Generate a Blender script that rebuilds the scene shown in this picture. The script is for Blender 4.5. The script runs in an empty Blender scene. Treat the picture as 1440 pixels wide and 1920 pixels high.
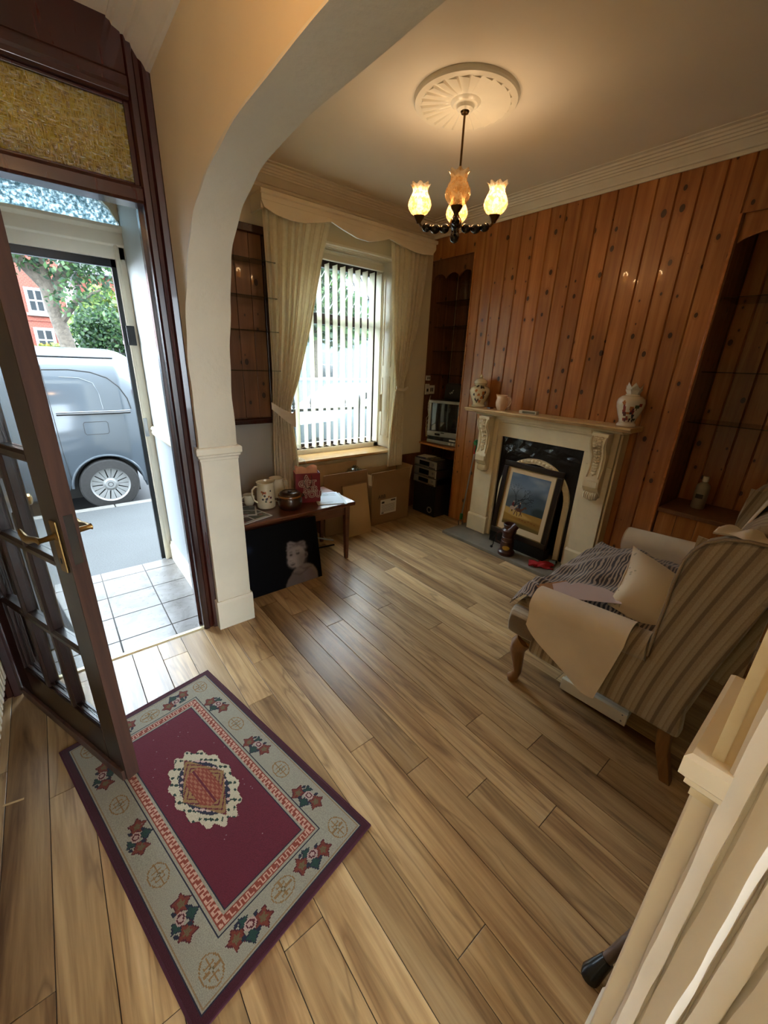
import bpy, bmesh, math, random
import numpy as np
from mathutils import Vector, Matrix, Euler
random.seed(7); np.random.seed(7)
S = bpy.context.scene
COL = S.collection
PI = math.pi

# ------------------------------------------------------------------ camera, world, exposure
cam_d = bpy.data.cameras.new('camera'); cam = bpy.data.objects.new('camera', cam_d); COL.objects.link(cam)
_yaw, _pit, _rol = 0.695290, 0.355737, 0.0392927
_F = Vector((math.sin(_yaw)*math.cos(_pit), math.cos(_yaw)*math.cos(_pit), -math.sin(_pit)))
_r = Vector((math.cos(_yaw), -math.sin(_yaw), 0)); _u = _r.cross(_F)
_R = _r*math.cos(_rol)+_u*math.sin(_rol); _U = -_r*math.sin(_rol)+_u*math.cos(_rol)
_m = Matrix((( _R.x,_U.x,-_F.x,0),(_R.y,_U.y,-_F.y,0),(_R.z,_U.z,-_F.z,0),(0,0,0,1)))
_m.translation = Vector((0,0,1.55)); cam.matrix_world = _m
cam_d.sensor_fit = 'HORIZONTAL'; cam_d.sensor_width = 36; cam_d.lens = 749.79*36/1440; cam_d.clip_start = .02; cam_d.clip_end = 200
S.camera = cam
w = bpy.data.worlds.new('overcast_sky'); S.world = w; w.use_nodes = True
bg = w.node_tree.nodes['Background']; bg.inputs[0].default_value = (.76,.89,1.0,1); bg.inputs[1].default_value = 15.0
S.view_settings.view_transform = 'Standard'; S.view_settings.look = 'None'
S.view_settings.exposure = 0.84; S.view_settings.gamma = 1; S.view_settings.use_curve_mapping = False
S.cycles.use_denoising = True
S.cycles.max_bounces = 10; S.cycles.diffuse_bounces = 6; S.cycles.transparent_max_bounces = 16
S.cycles.sample_clamp_indirect = 6.0

# ------------------------------------------------------------------ helpers
def C(h):
    h = h.lstrip('#'); o = []
    for i in (0,2,4):
        v = int(h[i:i+2],16)/255
        o.append(v/12.92 if v<=.04045 else ((v+.055)/1.055)**2.4)
    return tuple(o)

class MB:
    """collects shapes; becomes ONE mesh object"""
    def __init__(s): s.v=[]; s.f=[]; s.c=[]
    def add(s, v, f, c=None):
        o=len(s.v); s.v+= [tuple(p) for p in v]; s.f+=[tuple(i+o for i in q) for q in f]
        if c is not None: s.c += ([c]*len(f) if not isinstance(c,list) else c)
        return s
    def box(s,x0,x1,y0,y1,z0,z1,c=None):
        v=[(x0,y0,z0),(x1,y0,z0),(x1,y1,z0),(x0,y1,z0),(x0,y0,z1),(x1,y0,z1),(x1,y1,z1),(x0,y1,z1)]
        f=[(0,3,2,1),(4,5,6,7),(0,1,5,4),(1,2,6,5),(2,3,7,6),(3,0,4,7)]
        return s.add(v,f,c)
    def obox(s,p,q,w,h,up=(0,0,1)):
        """bar from p to q with width w (sideways) and height h (up)"""
        p=Vector(p);q=Vector(q);d=(q-p).normalized();u=Vector(up);sd=d.cross(u).normalized();u=sd.cross(d).normalized()
        v=[]
        for e in (p,q):
            for a,b in ((-1,-1),(1,-1),(1,1),(-1,1)): v.append(e+sd*a*w/2+u*b*h/2)
        return s.add(v,[(3,2,1,0),(4,5,6,7),(0,1,5,4),(1,2,6,5),(2,3,7,6),(3,0,4,7)])
    def prism(s,poly,a0,a1,ax='x'):
        """extrude a 2-D polygon; ax: the axis extruded along. poly in the other two axes in xyz order"""
        n=len(poly)
        def P(p,a):
            return {'x':(a,p[0],p[1]),'y':(p[0],a,p[1]),'z':(p[0],p[1],a)}[ax]
        v=[P(p,a0) for p in poly]+[P(p,a1) for p in poly]
        f=[tuple(range(n)),tuple(range(2*n-1,n-1,-1))]+[(i,i+n,(i+1)%n+n,(i+1)%n) for i in range(n)]
        return s.add(v,f)
    def strip(s,A,B,a0,a1,ax='x'):
        """solid between two open 2-D curves A and B (same length), extruded"""
        for i in range(len(A)-1): s.prism([A[i],A[i+1],B[i+1],B[i]],a0,a1,ax)
        return s
    def tube(s,pts,r,n=10,cap=True):
        pts=[Vector(p) for p in pts]; m=len(pts)
        if not isinstance(r,(list,tuple)): r=[r]*m
        t0=(pts[1]-pts[0]).normalized(); ref=Vector((0,0,1)) if abs(t0.z)<.9 else Vector((1,0,0))
        nrm=t0.cross(ref).normalized(); v=[];f=[]
        for i,p in enumerate(pts):
            t=(pts[min(i+1,m-1)]-pts[max(i-1,0)])
            if t.length<1e-9: t=t0
            t.normalize(); nrm=(nrm-t*nrm.dot(t)).normalized(); b=t.cross(nrm)
            for k in range(n):
                a=2*PI*k/n; v.append(p+(nrm*math.cos(a)+b*math.sin(a))*r[i])
        for i in range(m-1):
            for k in range(n): f.append((i*n+k,i*n+(k+1)%n,(i+1)*n+(k+1)%n,(i+1)*n+k))
        if cap: f.append(tuple(range(n-1,-1,-1))); f.append(tuple(range((m-1)*n,m*n)))
        return s.add(v,f)
    def lathe(s,prof,n=32,c=(0,0,0),cap=True,mod=None,col=None):
        v=[];f=[];cc=[]
        for j,(r,z) in enumerate(prof):
            for k in range(n):
                a=2*PI*k/n; rr=r; zz=z
                if mod: rr,zz=mod(r,z,a)
                v.append((c[0]+rr*math.cos(a),c[1]+rr*math.sin(a),c[2]+zz))
        m=len(prof)
        for j in range(m-1):
            for k in range(n):
                f.append((j*n+k,j*n+(k+1)%n,(j+1)*n+(k+1)%n,(j+1)*n+k))
                if col: cc.append(col((k+.5)/n*2*PI,(prof[j][1]+prof[j+1][1])/2,(prof[j][0]+prof[j+1][0])/2))
        if cap:
            if prof[0][0]>1e-6: f.append(tuple(range(n-1,-1,-1))); cc.append(col(0,prof[0][1],0) if col else None)
            if prof[-1][0]>1e-6: f.append(tuple(range((m-1)*n,m*n))); cc.append(col(0,prof[-1][1],0) if col else None)
        return s.add(v,f,cc if col else None)
    def ball(s,c,r,n=12,m=8,sc=(1,1,1)):
        v=[];f=[]
        for j in range(m+1):
            t=PI*j/m
            for k in range(n):
                a=2*PI*k/n; v.append((c[0]+r*sc[0]*math.sin(t)*math.cos(a),c[1]+r*sc[1]*math.sin(t)*math.sin(a),c[2]+r*sc[2]*math.cos(t)))
        for j in range(m):
            for k in range(n): f.append((j*n+k,(j+1)*n+k,(j+1)*n+(k+1)%n,j*n+(k+1)%n))
        return s.add(v,f)
    def grid(s,fn,nu,nv,th=None,wrap=False):
        """surface fn(u,v); th: thickness vector function or float along normal (solid)"""
        P=[[Vector(fn(i/nu,j/nv)) for j in range(nv+1)] for i in range(nu+1)]
        idx=lambda i,j:i*(nv+1)+j
        v=[p for r in P for p in r]
        f=[(idx(i,j),idx(i+1,j),idx(i+1,j+1),idx(i,j+1)) for i in range(nu) for j in range(nv)]
        if th:
            N=[]
            for i in range(nu+1):
                for j in range(nv+1):
                    du=P[min(i+1,nu)][j]-P[max(i-1,0)][j]; dv=P[i][min(j+1,nv)]-P[i][max(j-1,0)]
                    nn=du.cross(dv); N.append(nn.normalized() if nn.length>1e-12 else Vector((0,0,1)))
            o=len(v); v=v+[v[k]-N[k]*th for k in range(o)]
            f=f+[tuple(reversed([a+o for a in q])) for q in f]
            for i in range(nu): f.append((idx(i,0),idx(i,0)+o,idx(i+1,0)+o,idx(i+1,0))); f.append((idx(i+1,nv),idx(i+1,nv)+o,idx(i,nv)+o,idx(i,nv)))
            for j in range(nv): f.append((idx(0,j+1),idx(0,j+1)+o,idx(0,j)+o,idx(0,j))); f.append((idx(nu,j),idx(nu,j)+o,idx(nu,j+1)+o,idx(nu,j+1)))
        return s.add(v,f)
    def xf(s,M):
        s.v=[tuple(M@Vector(p)) for p in s.v]; return s
    def mv(s,x,y,z): s.v=[(a+x,b+y,c+z) for a,b,c in s.v]; return s

MATS={}
def obj(name, mb, mat, parent=None, smooth=False, bevel=0, sub=0, ang=40, weld=False):
    me=bpy.data.meshes.new(name); me.from_pydata(mb.v,[],mb.f); me.update()
    if mb.c:
        ca=me.color_attributes.new('Col','FLOAT_COLOR','CORNER'); arr=np.ones((len(me.loops),4),np.float32); k=0
        nl=np.array([len(q) for q in mb.f]); cols=np.array([c[:3] for c in mb.c],np.float32)
        arr[:,:3]=np.repeat(cols,nl,axis=0); ca.data.foreach_set('color',arr.ravel())
    bm=bmesh.new(); bm.from_mesh(me)
    if weld: bmesh.ops.remove_doubles(bm,verts=bm.verts,dist=1e-5)
    bmesh.ops.recalc_face_normals(bm,faces=bm.faces); bm.to_mesh(me); bm.free()
    if smooth:
        me.polygons.foreach_set('use_smooth',[True]*len(me.polygons)); me.set_sharp_from_angle(angle=math.radians(ang))
    o=bpy.data.objects.new(name,me); COL.objects.link(o); me.materials.append(MATS[mat] if isinstance(mat,str) else mat)
    if bevel:
        b=o.modifiers.new('bevel','BEVEL'); b.width=bevel; b.segments=2; b.limit_method='ANGLE'; b.angle_limit=math.radians(35)
    if sub:
        b=o.modifiers.new('sub','SUBSURF'); b.levels=sub; b.render_levels=sub
    if parent: o.parent=parent
    return o
def tag(o,label,cat,group=None,kind=None):
    o['label']=label; o['category']=cat
    if group: o['group']=group
    if kind: o['kind']=kind
    return o
def thing(name,label,cat,loc=(0,0,0),rz=0,group=None,rot=None):
    o=bpy.data.objects.new(name,None); COL.objects.link(o); o.empty_display_size=.05
    o.location=loc; o.rotation_euler=rot if rot else (0,0,rz); return tag(o,label,cat,group)
def struct(name,mb=None,mat=None,label=None,cat=None,loc=None,rz=0,**k):
    if mb is None:
        o=bpy.data.objects.new(name,None); COL.objects.link(o)
        if loc: o.location=loc
        o.rotation_euler=(0,0,rz)
    else: o=obj(name,mb,mat,**k)
    o['kind']='structure'
    if label: o['label']=label
    if cat: o['category']=cat
    return o
def inst(name,me_obj,parent,loc=(0,0,0),rot=(0,0,0),sc=(1,1,1)):
    """another piece sharing the mesh of me_obj"""
    o=me_obj.copy(); o.name=name; COL.objects.link(o); o.parent=parent; o.location=loc; o.rotation_euler=rot; o.scale=sc; return o
def raster(mb,img,fn):
    """img: h x w x 3 linear colours, row 0 = top; fn(u,v)->point, u to the right, v up"""
    h,w_=img.shape[:2]
    v=[fn(i/w_,1-j/h) for j in range(h+1) for i in range(w_+1)]
    f=[(j*(w_+1)+i,(j+1)*(w_+1)+i,(j+1)*(w_+1)+i+1,j*(w_+1)+i+1) for j in range(h) for i in range(w_)]
    return mb.add(v,f,[tuple(img[j,i]) for j in range(h) for i in range(w_)])
def text_mb(txt,size,ext=.001,align='CENTER'):
    cu=bpy.data.curves.new('t','FONT'); cu.body=txt; cu.size=size; cu.extrude=ext; cu.align_x=align; cu.align_y='CENTER'; cu.resolution_u=2
    o=bpy.data.objects.new('t',cu); COL.objects.link(o); me=o.to_mesh(); mb=MB()
    mb.add([tuple(v.co) for v in me.vertices],[tuple(p.vertices) for p in me.polygons]); o.to_mesh_clear()
    bpy.data.objects.remove(o); bpy.data.curves.remove(cu); return mb

# ------------------------------------------------------------------ materials
def _new(name):
    m=bpy.data.materials.new(name); m.use_nodes=True; nt=m.node_tree; b=nt.nodes['Principled BSDF']; MATS[name]=m
    return m,nt,b
def N(nt,t,**k):
    n=nt.nodes.new('ShaderNode'+t)
    for a,v in k.items():
        if a=='ins':
            for i,x in v.items(): n.inputs[i].default_value=x
        else: setattr(n,a,v)
    return n
def L(nt,a,b): nt.links.new(a,b)
def ramp(nt,fac,stops):
    r=N(nt,'ValToRGB'); e=r.color_ramp.elements
    while len(e)<len(stops): e.new(.5)
    for k,(p,c) in enumerate(stops): e[k].position=p; e[k].color=(*c[:3],1)
    L(nt,fac,r.inputs[0]); return r.outputs[0]
def mixc(nt,fac,a,b,mode='MIX'):
    m=N(nt,'MixRGB',blend_type=mode)
    for i,x in ((0,fac),(1,a),(2,b)):
        if hasattr(x,'is_linked') or hasattr(x,'links'): L(nt,x,m.inputs[i])
        elif i==0: m.inputs[0].default_value=x
        else: m.inputs[i].default_value=(*x[:3],1)
    return m.outputs[0]
def mth(nt,op,a,b=None,c=None):
    m=N(nt,'Math',operation=op)
    for i,x in enumerate((a,b,c)):
        if x is None: continue
        if hasattr(x,'links'): L(nt,x,m.inputs[i])
        else: m.inputs[i].default_value=x
    return m.outputs[0]
def coords(nt,scale=(1,1,1),rnd=False,which='Object'):
    tc=N(nt,'TexCoord'); mp=N(nt,'Mapping'); mp.inputs['Scale'].default_value=scale; v=tc.outputs[which]
    if rnd:
        oi=N(nt,'ObjectInfo'); cb=N(nt,'CombineXYZ')
        L(nt,mth(nt,'MULTIPLY',oi.outputs['Random'],37.3),cb.inputs[0]); L(nt,mth(nt,'MULTIPLY',oi.outputs['Random'],91.7),cb.inputs[1]); L(nt,mth(nt,'MULTIPLY',oi.outputs['Random'],53.1),cb.inputs[2])
        ad=N(nt,'VectorMath',operation='ADD'); L(nt,v,ad.inputs[0]); L(nt,cb.outputs[0],ad.inputs[1]); v=ad.outputs[0]
    L(nt,v,mp.inputs[0]); return mp.outputs[0]
def bump(nt,b,h,strength=.2,dist=.002):
    n=N(nt,'Bump'); n.inputs['Strength'].default_value=strength; n.inputs['Distance'].default_value=dist; L(nt,h,n.inputs['Height']); L(nt,n.outputs[0],b.inputs['Normal'])
def mat(name,col,rough=.5,metal=0,var=0,vs=6,bs=0,bstr=.2,bdist=.002,coat=0,emit=None,es=0,sheen=0,vcol=False,spec=.5):
    m,nt,b=_new(name); col=C(col) if isinstance(col,str) else col
    b.inputs['Base Color'].default_value=(*col,1); b.inputs['Roughness'].default_value=rough; b.inputs['Metallic'].default_value=metal
    b.inputs['Coat Weight'].default_value=coat; b.inputs['Sheen Weight'].default_value=sheen; b.inputs['Specular IOR Level'].default_value=spec
    if vcol:
        a=N(nt,'VertexColor',layer_name='Col'); src=a.outputs[0]
        if var:
            nz=N(nt,'TexNoise',ins={'Scale':vs,'Detail':4}); L(nt,coords(nt),nz.inputs['Vector'])
            src=mixc(nt,1,src,ramp(nt,nz.outputs[0],[(.3,(1-var,)*3),(.7,(1+var,)*3)]),'MULTIPLY')
        L(nt,src,b.inputs['Base Color'])
    elif var:
        nz=N(nt,'TexNoise',ins={'Scale':vs,'Detail':5}); L(nt,coords(nt),nz.inputs['Vector'])
        c=ramp(nt,nz.outputs[0],[(.3,tuple(x*(1-var) for x in col)),(.7,tuple(min(1,x*(1+var)) for x in col))]); L(nt,c,b.inputs['Base Color'])
    if bs:
        nz=N(nt,'TexNoise',ins={'Scale':bs,'Detail':4}); L(nt,coords(nt),nz.inputs['Vector']); bump(nt,b,nz.outputs[0],bstr,bdist)
    if emit: b.inputs['Emission Color'].default_value=(*C(emit),1); b.inputs['Emission Strength'].default_value=es
    return m
def thin_glass(name,tint=(.95,.97,.97),rough=.02,bs=0,bstr=.3,trans=None,gloss=1.0):
    m=bpy.data.materials.new(name); m.use_nodes=True; MATS[name]=m; nt=m.node_tree; nt.nodes.clear()
    out=N(nt,'OutputMaterial'); t=N(nt,'BsdfTransparent'); t.inputs[0].default_value=(*tint,1)
    g=N(nt,'BsdfGlossy'); g.inputs['Roughness'].default_value=rough; g.inputs['Color'].default_value=(gloss,gloss,gloss,1); fr=N(nt,'LayerWeight'); fr.inputs[0].default_value=.5; fres=mth(nt,'ADD',mth(nt,'MULTIPLY',mth(nt,'POWER',fr.outputs['Facing'],5.0),.9),.035)
    base=t.outputs[0]
    if trans:
        tr=N(nt,'BsdfTranslucent'); tr.inputs[0].default_value=(*trans[0],1); mx=N(nt,'MixShader'); mx.inputs[0].default_value=trans[1]
        L(nt,t.outputs[0],mx.inputs[1]); L(nt,tr.outputs[0],mx.inputs[2]); base=mx.outputs[0]
    if bs:
        nz=N(nt,'TexNoise',ins={'Scale':bs,'Detail':3}); L(nt,coords(nt),nz.inputs['Vector'])
        bp=N(nt,'Bump'); bp.inputs['Strength'].default_value=bstr; bp.inputs['Distance'].default_value=.004; L(nt,nz.outputs[0],bp.inputs['Height'])
        for q in (g,fr)+((tr,) if trans else ()): L(nt,bp.outputs[0],q.inputs['Normal'])
    mx=N(nt,'MixShader'); L(nt,fres,mx.inputs[0]); L(nt,base,mx.inputs[1]); L(nt,g.outputs[0],mx.inputs[2]); L(nt,mx.outputs[0],out.inputs[0]); return m

def pine(name,dark,mid,light,rough=.35,axis='z',knots=.5):
    m,nt,b=_new(name); st={'z':(14,14,.8),'zx':(14,14,.8),'y':(14,.8,14),'x':(.8,14,14)}[axis]
    nz=N(nt,'TexNoise',ins={'Scale':1.6,'Detail':5,'Roughness':.6,'Distortion':.6}); L(nt,coords(nt,st,True),nz.inputs['Vector'])
    col=ramp(nt,nz.outputs[0],[(.25,C(dark)),(.5,C(mid)),(.75,C(light))])
    big=N(nt,'TexNoise',ins={'Scale':2.2,'Detail':2}); L(nt,coords(nt,(1,1,1),True),big.inputs['Vector'])
    col=mixc(nt,1,col,ramp(nt,big.outputs[0],[(.3,(.8,.76,.72)),(.7,(1.12,1.1,1.08))]),'MULTIPLY')
    oi=N(nt,'ObjectInfo'); col=mixc(nt,1,col,ramp(nt,oi.outputs['Random'],[(0,(.82,.8,.78)),(1,(1.1,1.1,1.1))]),'MULTIPLY')
    if knots:
        ks={'z':(0,11,7.5),'zx':(11,0,7.5),'y':(11,7.5,0),'x':(7.5,11,0)}[axis]
        vo=N(nt,'TexVoronoi',voronoi_dimensions='2D',ins={'Scale':1.0,'Randomness':.9}); cv=coords(nt,ks,True)
        sx=N(nt,'SeparateXYZ'); L(nt,cv,sx.inputs[0]); cx=N(nt,'CombineXYZ'); i0,i1={'z':(1,2),'zx':(0,2),'y':(0,1),'x':(0,1)}[axis]; L(nt,sx.outputs[i0],cx.inputs[0]); L(nt,sx.outputs[i1],cx.inputs[1]); L(nt,cx.outputs[0],vo.inputs['Vector'])
        sc=N(nt,'SeparateColor'); L(nt,vo.outputs['Color'],sc.inputs[0]); on=mth(nt,'GREATER_THAN',sc.outputs[0],knots)
        rad=mth(nt,'MULTIPLY',sc.outputs[1],.17)
        k=mth(nt,'MULTIPLY',mth(nt,'LESS_THAN',vo.outputs['Distance'],rad),on)
        halo=mth(nt,'MULTIPLY',mth(nt,'LESS_THAN',vo.outputs['Distance'],mth(nt,'MULTIPLY',rad,2.0)),on)
        col=mixc(nt,mth(nt,'MULTIPLY',halo,.35),col,C(dark)); col=mixc(nt,mth(nt,'MULTIPLY',k,.85),col,C('#1c0a04'))
    L(nt,col,b.inputs['Base Color']); b.inputs['Roughness'].default_value=rough; b.inputs['Coat Weight'].default_value=.15
    bump(nt,b,nz.outputs[0],.08,.001); return m
def wood(name,dark,light,rough=.35,st=(18,18,1.2),coat=.2):
    m,nt,b=_new(name); nz=N(nt,'TexNoise',ins={'Scale':1.5,'Detail':6,'Roughness':.65,'Distortion':.5}); L(nt,coords(nt,st,True),nz.inputs['Vector'])
    L(nt,ramp(nt,nz.outputs[0],[(.3,C(dark)),(.72,C(light))]),b.inputs['Base Color']); b.inputs['Roughness'].default_value=rough; b.inputs['Coat Weight'].default_value=coat
    bump(nt,b,nz.outputs[0],.08,.001); return m
def laminate():
    m,nt,b=_new('laminate')
    v=coords(nt,(6.5,.55,1),True); nz=N(nt,'TexNoise',ins={'Scale':1.6,'Detail':6,'Roughness':.6,'Distortion':.7}); L(nt,v,nz.inputs['Vector'])
    col=ramp(nt,nz.outputs[0],[(.28,C('#674b32')),(.40,C('#9a7b56')),(.55,C('#b89b70')),(.75,C('#c7ad86'))])
    v2=coords(nt,(30,1.2,1),True); n2=N(nt,'TexNoise',ins={'Scale':2.5,'Detail':4,'Roughness':.6}); L(nt,v2,n2.inputs['Vector'])
    col=mixc(nt,1,col,ramp(nt,n2.outputs[0],[(.3,(.80,.77,.74)),(.65,(1.08,1.08,1.08))]),'MULTIPLY')
    v3=coords(nt,(5.5,.45,1),True); n3=N(nt,'TexNoise',ins={'Scale':1.7,'Detail':3,'Distortion':1.0}); L(nt,v3,n3.inputs['Vector'])
    st=ramp(nt,mth(nt,'ABSOLUTE',mth(nt,'SUBTRACT',n3.outputs[0],.5)),[(0,(1,1,1)),(.03,(0,0,0))])
    col=mixc(nt,mth(nt,'MULTIPLY',st,.42),col,C('#4c3220'))
    oi=N(nt,'ObjectInfo'); col=mixc(nt,1,col,ramp(nt,oi.outputs['Random'],[(0,(.70,.67,.64)),(.5,(.95,.94,.93)),(1,(1.15,1.14,1.13))]),'MULTIPLY')
    L(nt,col,b.inputs['Base Color']); b.inputs['Roughness'].default_value=.30; b.inputs['Specular IOR Level'].default_value=.5
    bump(nt,b,n2.outputs[0],.06,.001)
laminate()
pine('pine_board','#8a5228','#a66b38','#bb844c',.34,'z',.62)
pine('pine_shaded','#5e3a22','#70482c','#835938',.45,'z',.6)  # darker copy of the pine boards, recess shade put into its colour
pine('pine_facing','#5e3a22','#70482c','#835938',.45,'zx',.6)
pine('pine_flat','#9a5c2c','#b5743d','#c88a50',.35,'x',.6)
wood('mahogany','#220b08','#3d1610',.25)
wood('dark_door','#170d0b','#2c1a15',.3)
wood('worn_edge','#33201a','#573a2d',.5)
wood('table_wood','#4a2618','#6b3b26',.3,(1.2,18,18))
wood('leg_wood','#64411f','#8a5f34',.38)
wood('sill_wood','#a37c4a','#c39d68',.22,(1.2,18,18))
wood('dark_frame','#120a07','#22130d',.3)
mat('cream_wall','#d2c4a5',.65,var=.04,vs=3,bs=60,bstr=.08)
mat('hall_wall','#d8c6a2',.6,var=.05,vs=2,bs=50,bstr=.1)
mat('soffit','#cfc6b0',.6,var=.04,vs=4,bs=34,bstr=.55,bdist=.006)
mat('grey_wall','#a29a8c',.7,var=.04,vs=3,bs=50,bstr=.08)
mat('ceiling_paint','#e0d8c6',.75,var=.03,vs=2,bs=40,bstr=.1)
mat('cornice_paint','#d8d0be',.55,var=.04,vs=8,bs=40,bstr=.08)
mat('gloss_white','#e3dcc8',.3,var=.03,vs=8,bs=25,bstr=.08)
mat('cream_gloss','#ddd4be',.3,var=.04,vs=8,bs=25,bstr=.08)
mat('porch_white','#bcc1bf',.55,var=.04,vs=6,bs=25,bstr=.25,bdist=.004)
mat('dado_grey','#a9b0b5',.4)
mat('pier_white','#dedad2',.42,var=.05,vs=5,bs=14,bstr=.3,bdist=.004)
mat('subfloor','#160e08',.9)
mat('brass','#94794a',.32,1,var=.15,vs=30)
mat('threshold','#d9cfa8',.3,.4)
mat('chrome','#b9bcc0',.15,1)
mat('steel','#8d8f91',.3,1)
mat('black_iron','#121314',.45,.3)
mat('black_gloss','#0c0d0f',.22,var=.3,vs=8)
mat('slate_black','#101114',.28,var=.3,vs=14,bs=9,bstr=.9,bdist=.02)
mat('stone','#6f685c',.55,var=.2,vs=7,bs=20,bstr=.3)
thin_glass('pane_glass',(.96,.98,.98),.01)
thin_glass('shelf_glass',(.55,.62,.6),.04)
thin_glass('clear_glass',(.93,.95,.95),.02)
# ================================================================== SETTING
CZ=2.78; HZ=2.70; XB=3.18; YW=3.22
# ---- floor with its planks
fl=struct('floor',MB().box(-.55,3.75,-2.9,3.3,-.06,-.004).box(-.55,.6,2.235,2.24,-.06,-.004),'subfloor',label='brown wood laminate floor of long staggered planks',cat='floor')
PL=1.455; PWID=.1235
pk=obj('plank',MB().box(.0010,PWID-.0010,.0010,PL-.0010,-.004,0),'laminate',fl,bevel=.0012)
offs={0:.308,1:1.011,2:.794,3:.585,4:.355,5:.80,6:.558,7:.315,8:1.408,9:.98,10:.70,11:1.42,12:1.18,-1:.05,-2:.9,-3:.62,-4:.3,-5:1.1}
first=True
def plank_piece(x0,x1,y0,y1):
    m=MB().box(.0010,x1-x0-.0010,.0010,y1-y0-.0010,-.004,0); o=obj('plank',m,'laminate',fl,bevel=.0012); o.location=(x0,y0,0)
for k in range(-10,21):
    x0=.5885+k*PWID
    ymax=2.24 if x0+.06<.66 else 3.22
    off=offs.get(k, (k*.613)%PL)
    y=off-4*PL
    while y<ymax:
        a,b=max(y,-2.8),min(y+PL,ymax)
        if b-a>.02:
            if abs(b-a-PL)<1e-4:
                if first: pk.location=(x0,y,0); first=False
                else: inst('plank',pk,fl,(x0,y,0))
            else: plank_piece(x0,x0+PWID,a,b)
        y+=PL
# ---- threshold strip
struct('trim_threshold',MB().prism([(2.225,0),(2.235,.008),(2.255,.008),(2.265,0)],-.36,.48,'x'),'threshold',label='pale metal threshold strip under the inner doorway',cat='trim',bevel=.001)
# ---- porch floor
m,nt,b=_new('marble_tile'); nz=N(nt,'TexNoise',ins={'Scale':7,'Detail':6,'Roughness':.65,'Distortion':.8}); L(nt,coords(nt,(1,1,1),True),nz.inputs['Vector'])
c_=ramp(nt,nz.outputs[0],[(.3,C('#55514e')),(.5,C('#6d6a68')),(.7,C('#787777'))]); n2=N(nt,'TexNoise',ins={'Scale':45,'Detail':3}); L(nt,coords(nt,(1,1,1),True),n2.inputs['Vector'])
c_=mixc(nt,mth(nt,'MULTIPLY',mth(nt,'LESS_THAN',n2.outputs[0],.36),.6),c_,C('#4a4541')); L(nt,c_,b.inputs['Base Color']); b.inputs['Roughness'].default_value=.28; bump(nt,b,n2.outputs[0],.1,.001)
mat('grout','#3a3531',.8)
pf=struct('porch_floor',MB().box(-.5,.62,2.25,3.345,-.2,-.003),'grout',label='pale marbled tile floor of the porch',cat='floor')
ys=[2.262,2.39,2.663,2.938,3.212,3.345]; xs=[-.5,-.485,-.212,.061,.333,.56]
for i in range(1,5):
    for j in range(5):
        g=.003; o=obj('tile',MB().box(0,xs[i+1]-xs[i]-2*g,0,ys[j+1]-ys[j]-2*g,-.012,0),'marble_tile',pf,bevel=.0015); o.location=(xs[i]+g,ys[j]+g,0)
# ---- arch partition (hall | front room)
XA0,XA1=.56,.75; YF,YN=2.17,.013
def dens(P,n=6):
    out=[]
    for i in range(len(P)-1):
        for k in range(n): out.append(tuple(Vector(P[i]).lerp(Vector(P[i+1]),k/n)))
    return out+[P[-1]]
def smoothc(P,it=6):
    P=[Vector(p) for p in P]
    for _ in range(it): P=[P[0]]+[(P[i-1]+2*P[i]+P[i+1])/4 for i in range(1,len(P)-1)]+[P[-1]]
    return [tuple(p) for p in P]
curve=[(YF,1.09),(YF,1.25),(YF,1.42),(2.155,1.58),(2.115,1.72),(2.05,1.85),(1.96,1.96),(1.85,2.045),(1.73,2.105),(1.60,2.145),(1.45,2.17),(1.25,2.185)]
near=[(.70,2.185),(.52,2.175),(.36,2.13),(.22,2.05),(.11,1.93),(.05,1.80),(YN,1.62),(YN,1.40),(YN,1.25),(YN,1.09)]
arch=smoothc(dens(curve+near,5),25)
# outward (into the masonry) offset of the opening's outline
def into(P,d):
    out=[]
    for i,(y,z) in enumerate(P):
        j=min(max(i,1),len(P)-2); t=Vector((P[j+1][0]-P[j-1][0],P[j+1][1]-P[j-1][1])).normalized(); n=Vector((t.y,-t.x)); out.append((y+n.x*d,z+n.y*d))
    return out
wcur=into(arch,.012)
wa=MB()
wa.strip(wcur,[(y,CZ+.02) for y,z in wcur],XA0,XA1-.042,'x')
yf2=wcur[0][0]; yn2=wcur[-1][0]
wa.box(XA0,XA1,yf2,2.33,0,CZ+.02); wa.box(.63,XA1,2.33,3.30,0,CZ+.02); wa.box(XA0,XA1,-2.8,yn2,0,CZ+.02)
warch=struct('wall_arch',wa,'hall_wall',label='cream partition wall with a wide rounded arch opening',cat='wall')
wob=lambda i,s:.0025*math.sin(i*.31+s)+.002*math.sin(i*.83+2*s)
mbs=MB(); v=[]; f=[]
for i,((y,z),(y2,z2)) in enumerate(zip(arch,wcur)):
    tz=min(1,max(0,(z-1.75)/.4)); XR=XA1-.042*tz*tz*(3-2*tz)
    v+=[(XA0-.002,y2,z2),(XA0-.003+wob(i,0),y,z),(XA0+.02,y,z),(XR-.02,y,z),(XR+.003+wob(i,2),y,z),(XR-.01,y2,z2)]
for i in range(len(arch)-1):
    for k in range(5): f.append((i*6+k,i*6+k+1,(i+1)*6+k+1,(i+1)*6+k))
mbs.add(v,f); obj('soffit',mbs,'soffit',warch,smooth=True,ang=50)
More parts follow.
